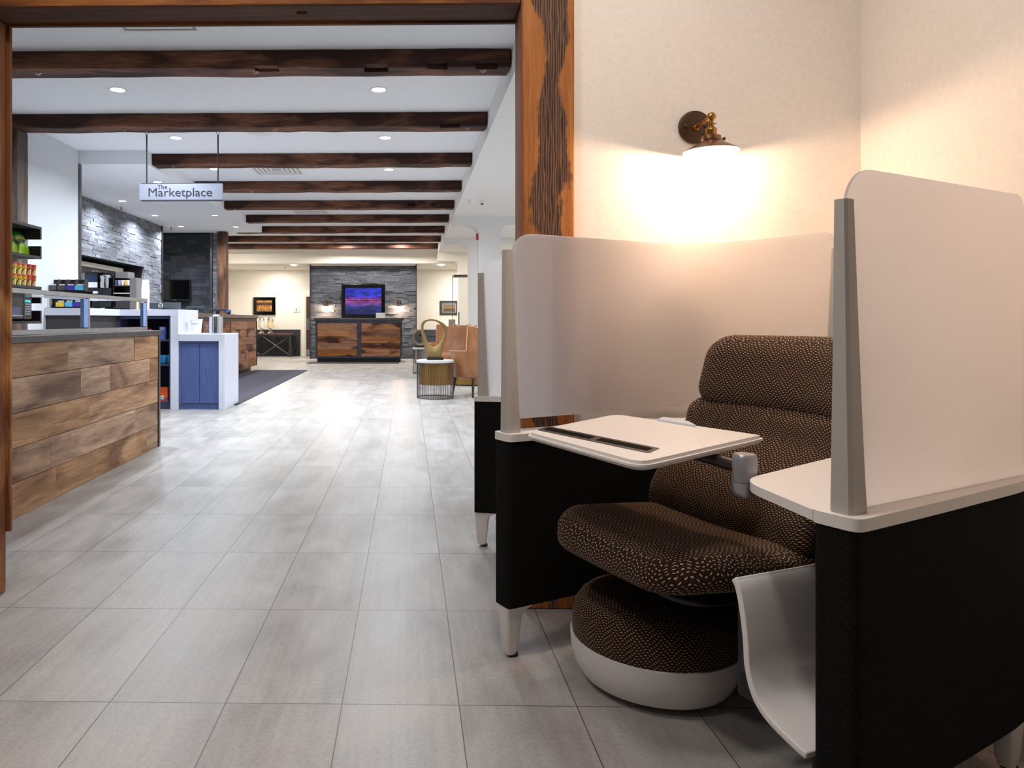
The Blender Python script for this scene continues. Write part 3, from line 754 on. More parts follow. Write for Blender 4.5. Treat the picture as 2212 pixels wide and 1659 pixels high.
# unseen area lights over the side aisle and beyond the kitchen, no fittings modelled
for (x, y, p, c) in ((1.9, 5.0, 34, COOL), (1.9, 8.5, 34, COOL), (2.1, 12.9, 34, (.95, .97, 1)), (2.1, 16.4, 30, (1, .95, .88)), (-1.6, 15.0, 34, NEUT), (-1.5, 17.4, 44, (1, .94, .86)), (-.2, 17.5, 40, (1, .94, .86)), (-4.2, 17.0, 36, (1, .95, .88)), (-3.6, 19.4, 26, (1, .95, .88)), (1.4, 19.4, 22, (1, .95, .88))):
    area('hall_unseen_light', (x, y, 2.40 if y > 18.6 else (2.66 if x > .7 else 2.87)), p, c, .25)

# ------------------------------------------------------------------ ceiling fittings
def vent(px0, px1, py, label, n=5, mat='ceil', s=None):
    Y = (HC-1)*FPX/(CY-py); xa, xb = WX(px0, Y), WX(px1, Y); w = xb-xa
    t = thing('ceiling_vent', label, 'vent', ((xa+xb)/2, Y-w/2, HC), 0, 'square ceiling air vents')
    bm = bmesh.new()
    for k in range(n):
        a = w/2*(1-k/(n+.6)); b = a - w/2*.45/(n)
        z0, z1 = -.012 + (k % 2)*.004, 0
        for (x0, x1, y0, y1) in ((-a, a, -a, -b), (-a, a, b, a), (-a, -b, -b, b), (b, a, -b, b)): box(bm, x0, x1, y0, y1, z0, z1)
    mesh('grille', bm, M['white'], t)
    mesh('backing', bxm(-w/2*.9, w/2*.9, -w/2*.9, w/2*.9, -.002, .0), M['slate'] if mat == 'dark' else simple('vent_backing', (170, 172, 178), .8), t)
vent(265, 437, 62, 'square white air vent in the ceiling just beyond the timber head of the opening')
vent(556, 658, 375, 'square white air vent behind the third ceiling beam')
vent(640, 712, 461, 'far square white air vent behind the fifth ceiling beam')
Y = (HC-1)*FPX/(CY-287); t = tag(mesh('ceiling_speaker', (lambda b: (lathe(b, [(0, -.02), (.03, -.02), (.06, -.012), (.09, -.018), (.125, -.01), (.135, 0), (0, 0)], (0, 0, 0), 28), b)[1])(bmesh.new()), M['white'], None, 40), 'round white ceiling diffuser half hidden by the second beam', 'vent'); t.location = (WX(563, Y), Y-.06, HC)
def sprinkler(px, Y, z, label, mat='chrome'):
    t = thing('sprinkler_head', label, 'sprinkler', (WX(px, Y), Y, z), 0, 'sprinkler heads')
    bm = bmesh.new(); lathe(bm, [(0, -.004), (.03, -.004), (.03, 0), (0, 0)], (0, 0, 0), 14); mesh('escutcheon', bm, M['white'], t)
    bm = bmesh.new(); lathe(bm, [(0, -.04), (.008, -.04), (.008, -.004), (0, -.004)], (0, 0, 0), 8); lathe(bm, [(0, -.052), (.02, -.052), (.02, -.049), (0, -.049)], (0, 0, 0), 10)
    box(bm, -.012, -.009, -.002, .002, -.05, -.03); box(bm, .009, .012, -.002, .002, -.05, -.03)
    mesh('deflector', bm, M[mat], t)
sprinkler(262, 11.0, HB, 'small sprinkler head on the bulkhead beside the stone kitchen wall', 'steel_dark')
sprinkler(370, 13.4, HB, 'small sprinkler head on the bulkhead before the dark stone wall', 'steel_dark')
sprinkler(1014, 10.1, HR, 'chrome sprinkler head on the aisle soffit next to the dome camera')
sprinkler(615, 19.0, 2.42, 'small sprinkler head in the low far ceiling above the drinks table', 'steel_dark')
Yc = 10.15; t = thing('dome_camera', 'white security camera under the aisle soffit beside a chrome sprinkler', 'camera', (WX(1041, Yc), Yc, HR))
bm = bmesh.new(); lathe(bm, [(0, -.05), (.02, -.05), (.034, -.03), (.034, 0), (0, 0)], (0, 0, 0), 18); mesh('housing', bm, M['white'], t, 40)
bm = bmesh.new(); lathe(bm, [(0, -.068), (.014, -.064), (.024, -.05), (0, -.045)], (0, -.004, 0), 14); mesh('lens', bm, M['blackgloss'], t, 40)
t = thing('strobe_alarm', 'small red fire alarm strobe on the first column below its corbel', 'alarm', (WX(1034, 11.8), 11.87, WZ(512, 11.87)))
mesh('housing', bxm(-.035, -.001, -.04, .04, -.05, .05, .006), M['red'], t); mesh('strobe_lens', bxm(-.045, -.034, -.02, .02, -.01, .03, .003), M['white'], t)

# ------------------------------------------------------------------ marketplace sign
SY = BY[1] + .098
sx0, sx1 = WX(302, SY), WX(481, SY); sz0, sz1 = WZ(432, SY), WZ(394, SY); scx = (sx0+sx1)/2
t = thing('hanging_sign', 'silver hanging sign reading The Marketplace on two dark rods', 'sign', (scx, SY, sz0))
hw = (sx1-sx0)/2; hh = sz1-sz0
mesh('sign_board', bxm(-hw, hw, -.015, .015, .004, hh-.004, .002), M['panel_silver'], t)
mesh('lower_rail', bxm(-hw+.015, hw, -.017, .017, -.004, .006), M['signink'], t); mesh('upper_rail', bxm(-hw+.015, hw, -.017, .017, hh-.006, hh), M['signink'], t)
for pxr in (317, 471):
    xr = WX(pxr, SY)-scx
    bm = bmesh.new(); tube(bm, [(xr, 0, hh), (xr, 0, 2.725-sz0)], .007, 8); mesh('hanging_rod', bm, M['signink'], t)
    bm = bmesh.new(); tube(bm, [(xr+.014*math.cos(a), 0, 2.745-sz0+.014*math.sin(a)) for a in [k*math.pi/6 for k in range(12)]], .003, 6, True); tube(bm, [(xr, 0, 2.755-sz0), (xr, 0, 2.768-sz0)], .004, 6); mesh('eye_hook', bm, M['steel'], t)
text_mesh('lettering', 'Marketplace', .112, M['signink'], t, (WX(390, SY)-scx, -.0165, hh*.44), (R(90), 0, 0), .0012, sx=1.09)
text_mesh('lettering', 'The', .056, M['signink'], t, (WX(352, SY)-scx, -.0165, hh*.76), (R(90), 0, 0), .0012, sx=1.05)

# ------------------------------------------------------------------ plank panels (pattern in one mesh)
def planks(name, x, y0, y1, z0, z1, rows, mat, parent, seed, face=1, th=.022, axis='Y', off=(0, 0, 0), lens_=(.5, 1.3), rough=.004):
    rr = random.Random(seed); bm = bmesh.new(); H = (z1-z0)/rows
    for r in range(rows):
        a = y0
        while a < y1-.001:
            ln = rr.uniform(*lens_); b = min(y1, a+ln)
            if y1-b < .15: b = y1
            d = rr.uniform(0, rough)
            g = .0018
            if axis == 'Y': f = box(bm, x, x+face*(th+d), a+g*.3, b-g*.3, z0+r*H+g, z0+(r+1)*H-g) if face > 0 else box(bm, x-(th+d), x, a+g*.3, b-g*.3, z0+r*H+g, z0+(r+1)*H-g)
            else: f = box(bm, a+g*.3, b-g*.3, x-(th+d), x, z0+r*H+g, z0+(r+1)*H-g)
            set_tone(bm, f, (rr.random(), rr.random(), rr.random()))
            a = b
    bmesh.ops.translate(bm, verts=bm.verts, vec=Vector(off))
    return mesh(name, bm, mat, parent)

# ------------------------------------------------------------------ self-service counter (near left)
CYE = 5.70; CYS = 2.95; CXF = -1.985; ctop = .92
t = thing('service_counter', 'waist high counter clad in reclaimed planks under a dark steel top', 'counter', (-2.4, 4.3, 0))
ox, oy = -2.4, 4.3
mesh('body', bxm(-2.85-ox, CXF-.03-ox, CYS-oy, CYE-.03-oy, 0, .88), M['black'], t)
planks('plank_cladding', CXF-.025-ox, CYS-oy, CYE-.035-oy, .0, .885, 5, M['plank'], t, 5, lens_=(.35, 1.5))
mesh('counter_top', bxm(-2.88-ox, CXF+.012-ox, CYS-oy, CYE+.01-oy, .885, ctop, .003), M['steel_dark'], t)
mesh('corner_trim', bxm(CXF-.03-ox, CXF+.006-ox, CYE-.033-oy, CYE+.002-oy, 0, .885), M['steel_dark'], t)
# food guard frame on it
gx = -2.06
t = thing('sneeze_guard', 'brushed steel tube frame with glass standing on the plank clad counter', 'food guard', (gx, 4.6, ctop))
gy1 = PY(314, gx) - 4.6; gym = PY(189, gx) - 4.6; gy0 = 3.0 - 4.6; gz = .236
def sq(bm, a, b, s=.0125):
    a, b = Vector(a), Vector(b); box(bm, min(a.x, b.x)-s, max(a.x, b.x)+s, min(a.y, b.y)-s, max(a.y, b.y)+s, min(a.z, b.z)-s, max(a.z, b.z)+s)
bm = bmesh.new(); sq(bm, (0, gy0, gz), (0, gy1, gz)); mesh('top_rail', bm, M['steel'], t)
bm = bmesh.new(); sq(bm, (0, gy0, .016), (0, gy1, .016)); mesh('bottom_rail', bm, M['steel'], t)
for yy in (gym, gy1):
    bm = bmesh.new(); sq(bm, (0, yy, .03), (0, yy, gz), .0115); mesh('upright', bm, M['steel'], t)
    mesh('blue_reflection_strip', bxm(-.012, .012, yy-.075, yy-.016, .035, gz-.02), M['blue_reflection'], t)  # added strip that paints the blue reflection beside each upright
bm = bmesh.new(); box(bm, -.45, -.02, gy0, gy1, gz-.003, gz+.003); mesh('glass_shelf', bm, M['glasspane'], t)
# ------------------------------------------------------------------ snack shelves on the left
UX = -2.80; UD = -3.18; UY1 = PY(90, UX); UY0 = 3.6
def shelf_unit(zt, zb, notch, label, backpanel):
    t = thing('snack_shelf', label, 'shelf', (UX, UY1, zb), 0, 'charcoal snack shelves')
    w = .02; H = zt-zb; dx = UD-UX
    mesh('top_board', bxm(dx, 0, UY0-UY1, 0, H-w, H), M['darkshelf'], t)
    mesh('bottom_board', bxm(dx, 0, UY0-UY1, 0, 0, w), M['darkshelf'], t)
    bm = bmesh.new(); box(bm, dx, 0, -w, 0, w, notch[0]-zb); box(bm, dx, 0, -w, 0, notch[1]-zb, H-w); box(bm, dx, dx+.03, -w, 0, notch[0]-zb, notch[1]-zb)
    mesh('end_panel', bm, M['darkshelf'], t)
    mesh('back_panel', bxm(dx, dx+.015, UY0-UY1, -.02, w, H-w), M['black'], t)
    mesh('wall_bracket', bxm(XL+.001-UX, dx, -1.4, -1.3, H*.3, H*.7), M['black'], t)
shelf_unit(WZ(489, UY1), WZ(559, UY1), (WZ(531, UY1), WZ(516, UY1)), 'upper charcoal wall shelf holding two green bags of chips', True)
lz0 = WZ(699, UY1); lz1 = WZ(619, UY1)
shelf_unit(lz1, lz0, (WZ(671, UY1), WZ(655, UY1)), 'lower charcoal wall shelf with a black microwave inside', True)
def bag(px_, yy, z, lean, label, mat, w=.13, h=.20, turn=0):
    def df(p):
        s = 1 - .95*abs(p.z/(h/2))**2.2; e = 1-.45*abs(p.y/(w/2))**2; q = Vector((p.x*max(.05, s)*e, p.y*(1-.06*(1-abs(p.z/(h/2))**2)), p.z + h/2))
        q.x += mnoise.noise(Vector((p.y*18, p.z*18, yy*9)))*.008
        return q
    bm = pillow((.034, w/2, h/2), (.030, .012, .012), (8, 14, 18), df)
    o = mesh('chip_bag', bm, mat); tag(o, label, 'snack bag', 'bags of chips on the snack shelf'); o.location = (px_, yy, z); o.rotation_euler = (0, lean, turn)
    return o
uz = WZ(559, UY1) + .022
bag(-2.875, UY1-.10, uz+.004, R(-24), 'green and lime chip bag at the open end of the upper shelf', M['chips'], .15, .205)
bag(-2.875, UY1-.265, uz+.004, R(-24), 'green chip bag behind the timber post edge, beside another green bag', M['chips'], .15, .215)
b = bag(-3.0, UY1-.30, WZ(489, UY1)+.002, R(-6), 'maroon snack bag standing on top of the upper shelf', M['brownbag'], .16, .24); b['group'] = 'snack bags on the shelf top'
# soup cups: two tiers of five
cz = lz1 + .001; ch = WZ(597, UY1) - WZ(620, UY1); k = 0
words = ['end', 'second', 'third', 'fourth', 'fifth']
for tier in range(2):
    for j in range(5):
        kind = 'orange' if j < 2 else 'yellow'; r_ = .033
        bm = bmesh.new(); lathe(bm, [(0, 0), (r_*.82, 0), (r_*.95, ch*.93), (r_, ch*.94), (r_, ch*.995), (0, ch*.995)], (0, 0, 0), 18)
        o = mesh('soup_cup', bm, M['cup_'+kind], None, 40); o.location = (-2.845, UY1-.06-.068*j, cz+tier*ch)
        tag(o, '%s soup cup, %s from the shelf end in the %s tier' % (kind, words[j], 'upper' if tier else 'lower'), 'soup cup', 'soup cups stacked on the lower shelf')
# microwave
my1 = UY1-.12; mz = lz0+.021; mh = WZ(637, UY1-.2)-mz-.012
t = thing('microwave', 'black microwave oven inside the lower wall shelf', 'microwave', (-2.99, my1-.24, mz))
mesh('body', bxm(-.17, .16, -.24, .24, .008, mh, .006), M['black'], t)
mesh('door', bxm(.16, .178, -.24, .12, .012, mh-.006, .004), M['blackgloss'], t)
mesh('window', bxm(.177, .180, -.2, .08, mh*.22, mh*.55), simple('microwave_window', (72, 84, 112), .2), t)
mesh('control_panel', bxm(.16, .177, .125, .24, .012, mh-.006, .003), M['blackgloss'], t)
bm = bmesh.new()
for a in range(3):
    for b_ in range(6): box(bm, .176, .179, .145+a*.028, .165+a*.028, .045+b_*.018, .057+b_*.018)
mesh('keypad', bm, simple('keypad_grey', (150, 156, 170), .5), t)
mesh('display', bxm(.176, .179, .145, .215, mh-.04, mh-.025), emis('cyan_display', (60, 220, 220), 1.5), t)
mesh('handle', bxm(.176, .2, -.2, .08, .03, .042, .004), M['chrome'], t)
for sx_ in (-.12, .12):
    for sy_ in (-.2, .2): mesh('foot', bxm(sx_-.012, sx_+.012, sy_-.012, sy_+.012, 0, .009), M['rubber'], t)

# ------------------------------------------------------------------ white market counter
QY = 8.02; ztall = WZ(668, QY); xr = WX(385, QY); xl_ = -4.2; xi = WX(368, QY); qd = .76
t = thing('market_counter', 'tall white quartz counter with navy open shelves under it', 'counter', ((xl_+xr)/2, QY+.38, 0)); ox, oy = t.location.x, t.location.y
bt = ztall - WZ(682, QY)
QR = 7.22; XRt = -3.24
bm = bmesh.new(); prism(bm, [(xl_-ox, QY-oy), (XL+.002-ox, QY-oy), (XL+.002-ox, QR-oy), (XRt-ox, QR-oy), (XRt-ox, QY-oy), (xr-ox, QY-oy), (xr-ox, QY+qd-oy), (xl_-ox, QY+qd-oy)], ztall-bt, ztall); mesh('worktop', bm, M['quartz'], t)
mesh('return_leg', bxm(XL+.004-ox, XRt-.03-ox, QR+.03-oy, QY-oy, 0, ztall-bt-.001), M['darkbrown'], t)
mesh('end_panel', bxm(xi-ox, xr-ox, QY-oy, QY+qd-oy, 0, ztall-bt, .002), M['quartz'], t)
nx0 = WX(115, QY)
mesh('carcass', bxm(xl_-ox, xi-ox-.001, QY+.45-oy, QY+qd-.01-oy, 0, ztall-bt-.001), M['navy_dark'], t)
bm = bmesh.new(); fz = ztall-bt
box(bm, XRt-.03-ox, xi-ox-.001, QY+.02-oy, QY+.06-oy, fz-.035, fz-.001)
box(bm, xi-ox-.02, xi-ox-.001, QY+.02-oy, QY+.45-oy, 0, fz-.035); box(bm, WX(248, QY)-ox, WX(256, QY)-ox, QY+.02-oy, QY+.45-oy, 0, fz-.035)
mesh('face_frame', bm, M['navy'], t)
zsh = [WZ(734, QY), WZ(788, QY), WZ(870, QY)]
for z in zsh: mesh('shelf', bxm(XRt-.03-ox, xi-ox-.02, QY+.05-oy, QY+.45-oy, z-.018, z), M['navy'], t)
mesh('plinth', bxm(XRt-.03-ox, xi-ox-.02, QY+.05-oy, QY+.1-oy, 0, zsh[2]-.02), M['navy'], t)
# lower white cabinet
zl = WZ(722, QY); x2 = WX(485, QY); 
t = thing('low_cabinet', 'low white quartz cabinet with two blue doors at the end of the tall counter', 'cabinet', ((xr+x2)/2, QY+.32, 0)); ox, oy = t.location.x, t.location.y
xc0, xc1 = WX(387, QY), WX(470, QY); dt = WZ(737, QY); qd2 = .66
mesh('worktop', bxm(xr+.002-ox, x2-ox, QY-oy, QY+qd2-oy, dt, zl, .002), M['quartz'], t)
mesh('end_panel', bxm(xc1+.012-ox, x2-ox, QY-oy, QY+qd2-oy, 0, dt, .002), M['quartz'], t)
mesh('carcass', bxm(xr+.004-ox, xc1+.011-ox, QY+.04-oy, QY+qd2-.02-oy, 0, dt-.001), M['navy'], t)
xm = (WX(391, QY)+WX(469, QY))/2
bm = bmesh.new(); box(bm, xr+.004-ox, xc1+.011-ox, QY+.022-oy, QY+.04-oy, dt-.03, dt-.001); box(bm, xr+.004-ox, xr+.03-ox, QY+.022-oy, QY+.04-oy, .06, dt-.03)
mesh('face_frame', bm, M['bluedoor'], t)
zb = WZ(873, QY)
mesh('door', bxm(xr+.033-ox, xm-.002-ox, QY+.02-oy, QY+.04-oy, zb, dt-.034, .0015), M['bluedoor'], t)
mesh('door', bxm(xm+.002-ox, xc1+.009-ox, QY+.02-oy, QY+.04-oy, zb, dt-.034, .0015), M['bluedoor'], t)
mesh('plinth', bxm(xr+.01-ox, xc1+.009-ox, QY+.03-oy, QY+.05-oy, 0, zb-.006), M['bluedoor'], t)

# goods in the navy shelves
def simple_thing(name, bm, mat, label, cat, loc, group=None, smooth=None, rz=0):
    o = mesh(name, bm, mat, None, smooth); o.location = loc; o.rotation_euler = (0, 0, rz); return tag(o, label, cat, group)
ys = QY+.16
def pxw(px, Y=ys): return WX(px, Y)
bx = pxw(352); 
t = thing('plastic_jar', 'pale blue lidded plastic jar on the top navy shelf', 'jar', (bx, ys, zsh[0]))
bm = bmesh.new(); lathe(bm, [(0, 0), (.036, 0), (.038, .01), (.038, .1), (.032, .11), (0, .11)], (0, 0, 0), 20); mesh('body', bm, simple('jar_blue', (110, 130, 210), .3, 0, 14, .5), t, 40)
bm = bmesh.new(); lathe(bm, [(0, .108), (.039, .108), (.039, .14), (.03, .142), (0, .142)], (0, 0, 0), 20); mesh('lid', bm, simple('jar_lid', (150, 166, 230), .35), t, 40)
simple_thing('snack_pouch', pillow((.022, .02, .02), (.02, .018, .018), (6, 6, 6)), simple('pink_foil', (190, 50, 90), .35, 0, 60, .6), 'small pink wrapped treat on the top navy shelf', 'snack', (pxw(324, QY+.12), QY+.12, zsh[0]+.121-.02+.002))
simple_thing('stand_block', bxm(-.03, .03, -.03, .03, 0, .083), M['navy_dark'], 'small dark block under the pink wrapped treat', 'box', (pxw(324, QY+.12), QY+.12, zsh[0]))
def pouch(h): return pillow((.05, .02, h/2), (.02, .018, .018), (8, 6, 8), lambda p: Vector((p.x, p.y*(1-.7*max(0, p.z/(h/2))), p.z+h/2)))
cy = simple('cyan_wrap', (40, 150, 220), .3, 0, 12, .6)
for q, lab in ((350, 'cyan wrapped pack with pale label on the middle navy shelf'), (361.5, 'cyan wrapped pack tucked in the corner of the middle navy shelf')):
    simple_thing('wrapped_pack', pouch(.1), cy, lab, 'packet', (pxw(q), ys+(.0 if q < 355 else .05), zsh[1]), 'cyan packs on the navy shelf')
t = thing('detergent_box', 'orange box with round badge and blue stripe on the bottom navy shelf', 'box', (pxw(353), ys, zsh[2]))
bh = .155; bw = .058
mesh('carton', bxm(-bw, bw, -.03, .03, 0, bh, .001), simple('orange_carton', (240, 92, 40), .5), t)
mesh('stripe', bxm(-bw, bw, -.0312, -.03, .022, .032), simple('stripe_blue', (60, 50, 200), .5), t)
bm = bmesh.new(); lathe(bm, [(0, 0), (.024, 0), (.024, .002), (0, .002)], (0, 0, 0), 24); o = mesh('badge', bm, simple('badge_white', (240, 240, 200), .5), t); o.rotation_euler = (R(90), 0, 0); o.location = (0, -.0305, .04)
text_mesh('lettering', 'Tide', .022, simple('badge_ink', (40, 60, 190), .5), t, (0, -.0335, .04), (R(90), 0, 0), .0005, shear=.3)
simple_thing('plastic_tray', bxm(-.2, .27, -.1, .1, 0, .012, .003), simple('pale_blue_tray', (150, 186, 200), .4), 'flat pale blue tray lying on the top navy shelf', 'tray', (pxw(196, QY+.2), QY+.2, WZ(708, QY+.2)))
simple_thing('storage_bin', bxm(-.2, .28, -.12, .12, 0, WZ(708, QY+.2)-zsh[0]-.001, .004), M['navy_dark'], 'dark storage bin under the flat pale blue tray', 'bin', (pxw(196, QY+.2), QY+.2, zsh[0]))

# on the tall counter ---------------------------------------------------------
Z0 = ztall + .0005; yb = QY+.28
def CXp(px, Y=None): return WX(px, Y or yb)
yq_ = yb; yb = 7.36
t = thing('tea_rack', 'black two tier display rack on the white counter', 'rack', (CXp(142), yb+.03, Z0)); rx = CXp(142); ryy = yb+.03
def rz_(py, Y=yb): return WZ(py, Y) - Z0
yt_ = yb
bm = bmesh.new()
prof = [(-.17, 0), (-.04, 0), (-.04, .02), (-.09, .04), (-.11, rz_(630)), (-.15, rz_(630)), (-.135, .06), (-.16, .015)]
a = [bm.verts.new((x, -.02, z)) for x, z in prof]; b = [bm.verts.new((x, .08, z)) for x, z in prof]
bm.faces.new(a); bm.faces.new(list(reversed(b)))
for i in range(len(prof)): bm.faces.new((a[i], b[i], b[(i+1) % len(prof)], a[(i+1) % len(prof)]))
mesh('support_arm', bm, M['black'], t)
mesh('upper_tray', bxm(CXp(106)-rx, CXp(188)-rx, -.06, .1, rz_(629), rz_(629)+.008), M['black'], t)
mesh('lower_tray', bxm(CXp(118)-rx, CXp(188)-rx, -.06, .1, .003, .012), M['black'], t)
mesh('back_plate', bxm(CXp(120)-rx, CXp(188)-rx, .1, .108, .0, rz_(626)), M['black'], t)
def teabox(px0, px1, zb, h, rgb, label, accent=None):
    x0, x1 = CXp(px0, yt_), CXp(px1, yt_); w = (x1-x0)/2
    t = thing('tea_box', label, 'tea box', ((x0+x1)/2, yt_+.0, zb), 0, 'tea boxes on the display rack')
    bm = bmesh.new(); th = .002; H = h; fh = h*.45
    box(bm, -w, w, -.05, -.05+th, 0, fh); box(bm, -w, w, .06, .06+th, 0, H); box(bm, -w, w, -.05, .06, 0, th)
    for s in (-w, w-th):
        vs = [bm.verts.new((s+dx, y, z)) for dx in (0, th) for y, z in ((-.05, th), (.06, th), (.06, H), (-.01, H), (-.05, fh))]
        bm.faces.new(vs[:5]); bm.faces.new(list(reversed(vs[5:])))
        for i in range(5): bm.faces.new((vs[i], vs[5+i], vs[5+(i+1) % 5], vs[(i+1) % 5]))
    bmesh.ops.recalc_face_normals(bm, faces=bm.faces)
    mesh('carton', bm, simple('tea_carton', (34, 26, 30), .6), t)
    mesh('front_label', bxm(-w*.94, w*.94, -.0515, -.0495, .003, fh*.96), simple('tea_label', rgb, .5, 0, 40, .15), t)
    mesh('tea_sachets', bxm(-w*.7, w*.7, -.03, .05, th, fh*1.25), M['paper'] if accent is None else accent, t)
uz_ = Z0+rz_(629)+.009; uh = rz_(603)-rz_(629)-.008
teabox(109, 127, uz_, uh, (80, 84, 80), 'grey labelled tea box, outermost on the upper tier of the rack')
teabox(127.5, 146, uz_, uh, (74, 62, 62), 'brown labelled tea box on the upper tier beside the grey one')
teabox(146.5, 165, uz_, uh, (60, 36, 150), 'purple tea box on the upper tier of the rack')
teabox(165.5, 185, uz_, uh, (70, 180, 220), 'light blue tea box on the upper tier next to the coffee brewer')
lzz = Z0+.013; lh = rz_(638)-.015
teabox(125, 143.5, lzz, lh, (240, 196, 50), 'yellow tea box on the lower tier of the rack')
teabox(144, 162, lzz, lh, (90, 180, 220), 'light blue tea box on the lower tier beside the yellow one')
teabox(162.5, 180, lzz, lh, (64, 40, 150), 'purple tea box on the lower tier behind the steel upright')
# coffee brewer
yb = yq_
y3 = yb+.05
cx0, cx1 = WX(187, y3), WX(216, y3); ccx = (cx0+cx1)/2; cw = (cx1-cx0)/2
def zz(py, Y=y3): return WZ(py, Y)-Z0
t = thing('coffee_brewer', 'tall black coffee machine with white control labels on the counter', 'coffee machine', (ccx, y3, Z0))
mesh('body', bxm(-cw, cw+.0, -.05, .16, 0, zz(586), .006), M['blackgloss'], t)
mesh('screen', bxm(-cw*.8, cw*.8, -.053, -.049, zz(607), zz(594)), simple('dark_blue_screen', (16, 36, 76), .15), t)
mesh('upper_label', bxm(-cw*.92, cw*.92, -.053, -.049, zz(621), zz(609.5)), M['paper'], t)
mesh('middle_label', bxm(-cw, cw*1.0, -.053, -.049, zz(634), zz(629)), M['paper'], t)
mesh('control_panel', bxm(-cw, cw, -.053, -.049, zz(650), zz(639)), M['paper'], t)
for s in (-.012, .03):
    bm = bmesh.new(); lathe(bm, [(0, 0), (.008, 0), (.008, .004), (0, .004)], (0, 0, 0), 12); o = mesh('dial', bm, M['steel'], t); o.rotation_euler = (R(90), 0, 0); o.location = (s, -.053, zz(645))
mesh('lower_label', bxm(-cw, -cw*.05, -.053, -.049, zz(664.5), zz(660.5)), M['paper'], t)
mesh('top_lid', (lambda b: (lathe(b, [(0, 0), (cw*.55, 0), (cw*.55, .01), (0, .012)], (0, .04, zz(586)), 20), b)[1])(bmesh.new()), M['chrome'], t)
# brewer housing beside it (black tower with a grinder)
hx0, hx1 = WX(216.5, y3), WX(246, y3); hcx = (hx0+hx1)/2; hw_ = (hx1-hx0)/2
t = thing('coffee_tower', 'black beverage tower with drip tray behind the steel canister', 'coffee machine', (hcx, y3+.06, Z0))
mesh('body', bxm(-hw_, hw_, -.02, .12, 0, zz(587), .005), M['black'], t)
mesh('shelf_step', bxm(-hw_*.95, hw_*.95, -.13, -.02, 0.03, zz(622)), M['black'], t)
mesh('drip_tray', bxm(-hw_*.7, hw_*.2, -.155, -.13, .001, .022, .003), M['chrome'], t)
t = thing('steel_canister', 'shiny lidded steel canister standing on the black beverage tower step', 'canister', (WX(228, y3-.03), y3-.04, Z0+zz(622)+.001))
cr = (WX(238, y3)-WX(215, y3))/2; chh = zz(593)-zz(622)
bm = bmesh.new(); lathe(bm, [(0, 0), (cr*.9, 0), (cr*.93, .01), (cr*.95, chh*.72), (cr*1.12, chh*.74), (cr*1.12, chh*.86), (cr, chh*.88)], (0, 0, 0), 28); mesh('body', bm, M['chrome'], t, 40)
bm = bmesh.new(); lathe(bm, [(cr*1.1, chh*.86), (cr*.9, chh*.95), (0, chh)], (0, 0, 0), 28); mesh('lid', bm, M['chrome'], t, 40)
bm = bmesh.new(); tube(bm, [(-.008, 0, chh*.98), (0, 0, chh*1.12), (.008, 0, chh*.98)], .003, 6); mesh('knob', bm, M['black'], t)
# condiment organiser
g0, g1, g2 = WX(248, y3), WX(284, y3), WX(298, y3); gcx = (g0+g2)/2
t = thing('condiment_organiser', 'dark open organiser with sachets, grey side, on the white counter', 'organiser', (gcx, y3+.02, Z0))
mesh('side_panel', bxm(g1-gcx, g2-gcx, -.07, .14, 0, zz(600), .002), simple('taupe_panel', (112, 106, 104), .5), t)
mesh('back_panel', bxm(g0-gcx, g1-gcx, .12, .14, 0, zz(600)), M['black'], t)
mesh('left_panel', bxm(g0-gcx, g0-gcx+.006, -.07, .12, 0, zz(600)), M['black'], t)
for pz in (618, 634, 664.5): mesh('shelf', bxm(g0-gcx+.006, g1-gcx, -.07, .12, zz(pz)-.0, zz(pz)+.008), M['steel_dark'] if pz != 634 else M['offwhite'], t)
mesh('bin', bxm(g0-gcx+.02, g1-gcx-.004, -.06, .1, .01, zz(650), .006), M['darkshelf'], t)
mesh('top_box', bxm(g0-gcx, g1-gcx-.05, .0, .2, zz(600), zz(586)), simple('taupe_box', (118, 114, 112), .6), t)
for k_, (pa, c_) in enumerate(((252, (70, 72, 96)), (259, (150, 160, 206)), (266, (230, 214, 180)), (273, (222, 178, 118)), (279, (240, 236, 228)))):
    simple_thing('sachet_bundle', bxm(-.013, .013, -.04, .04, 0, .062, .002), simple('sachet_colour', c_, .6), ['dark navy', 'pale lilac', 'cream', 'tan', 'white'][k_] + ' bundle of sachets on the organiser\'s top shelf', 'sachets', (WX(pa, y3-.02), y3-.0, Z0+zz(618)+.0085), 'sachet bundles in the organiser')
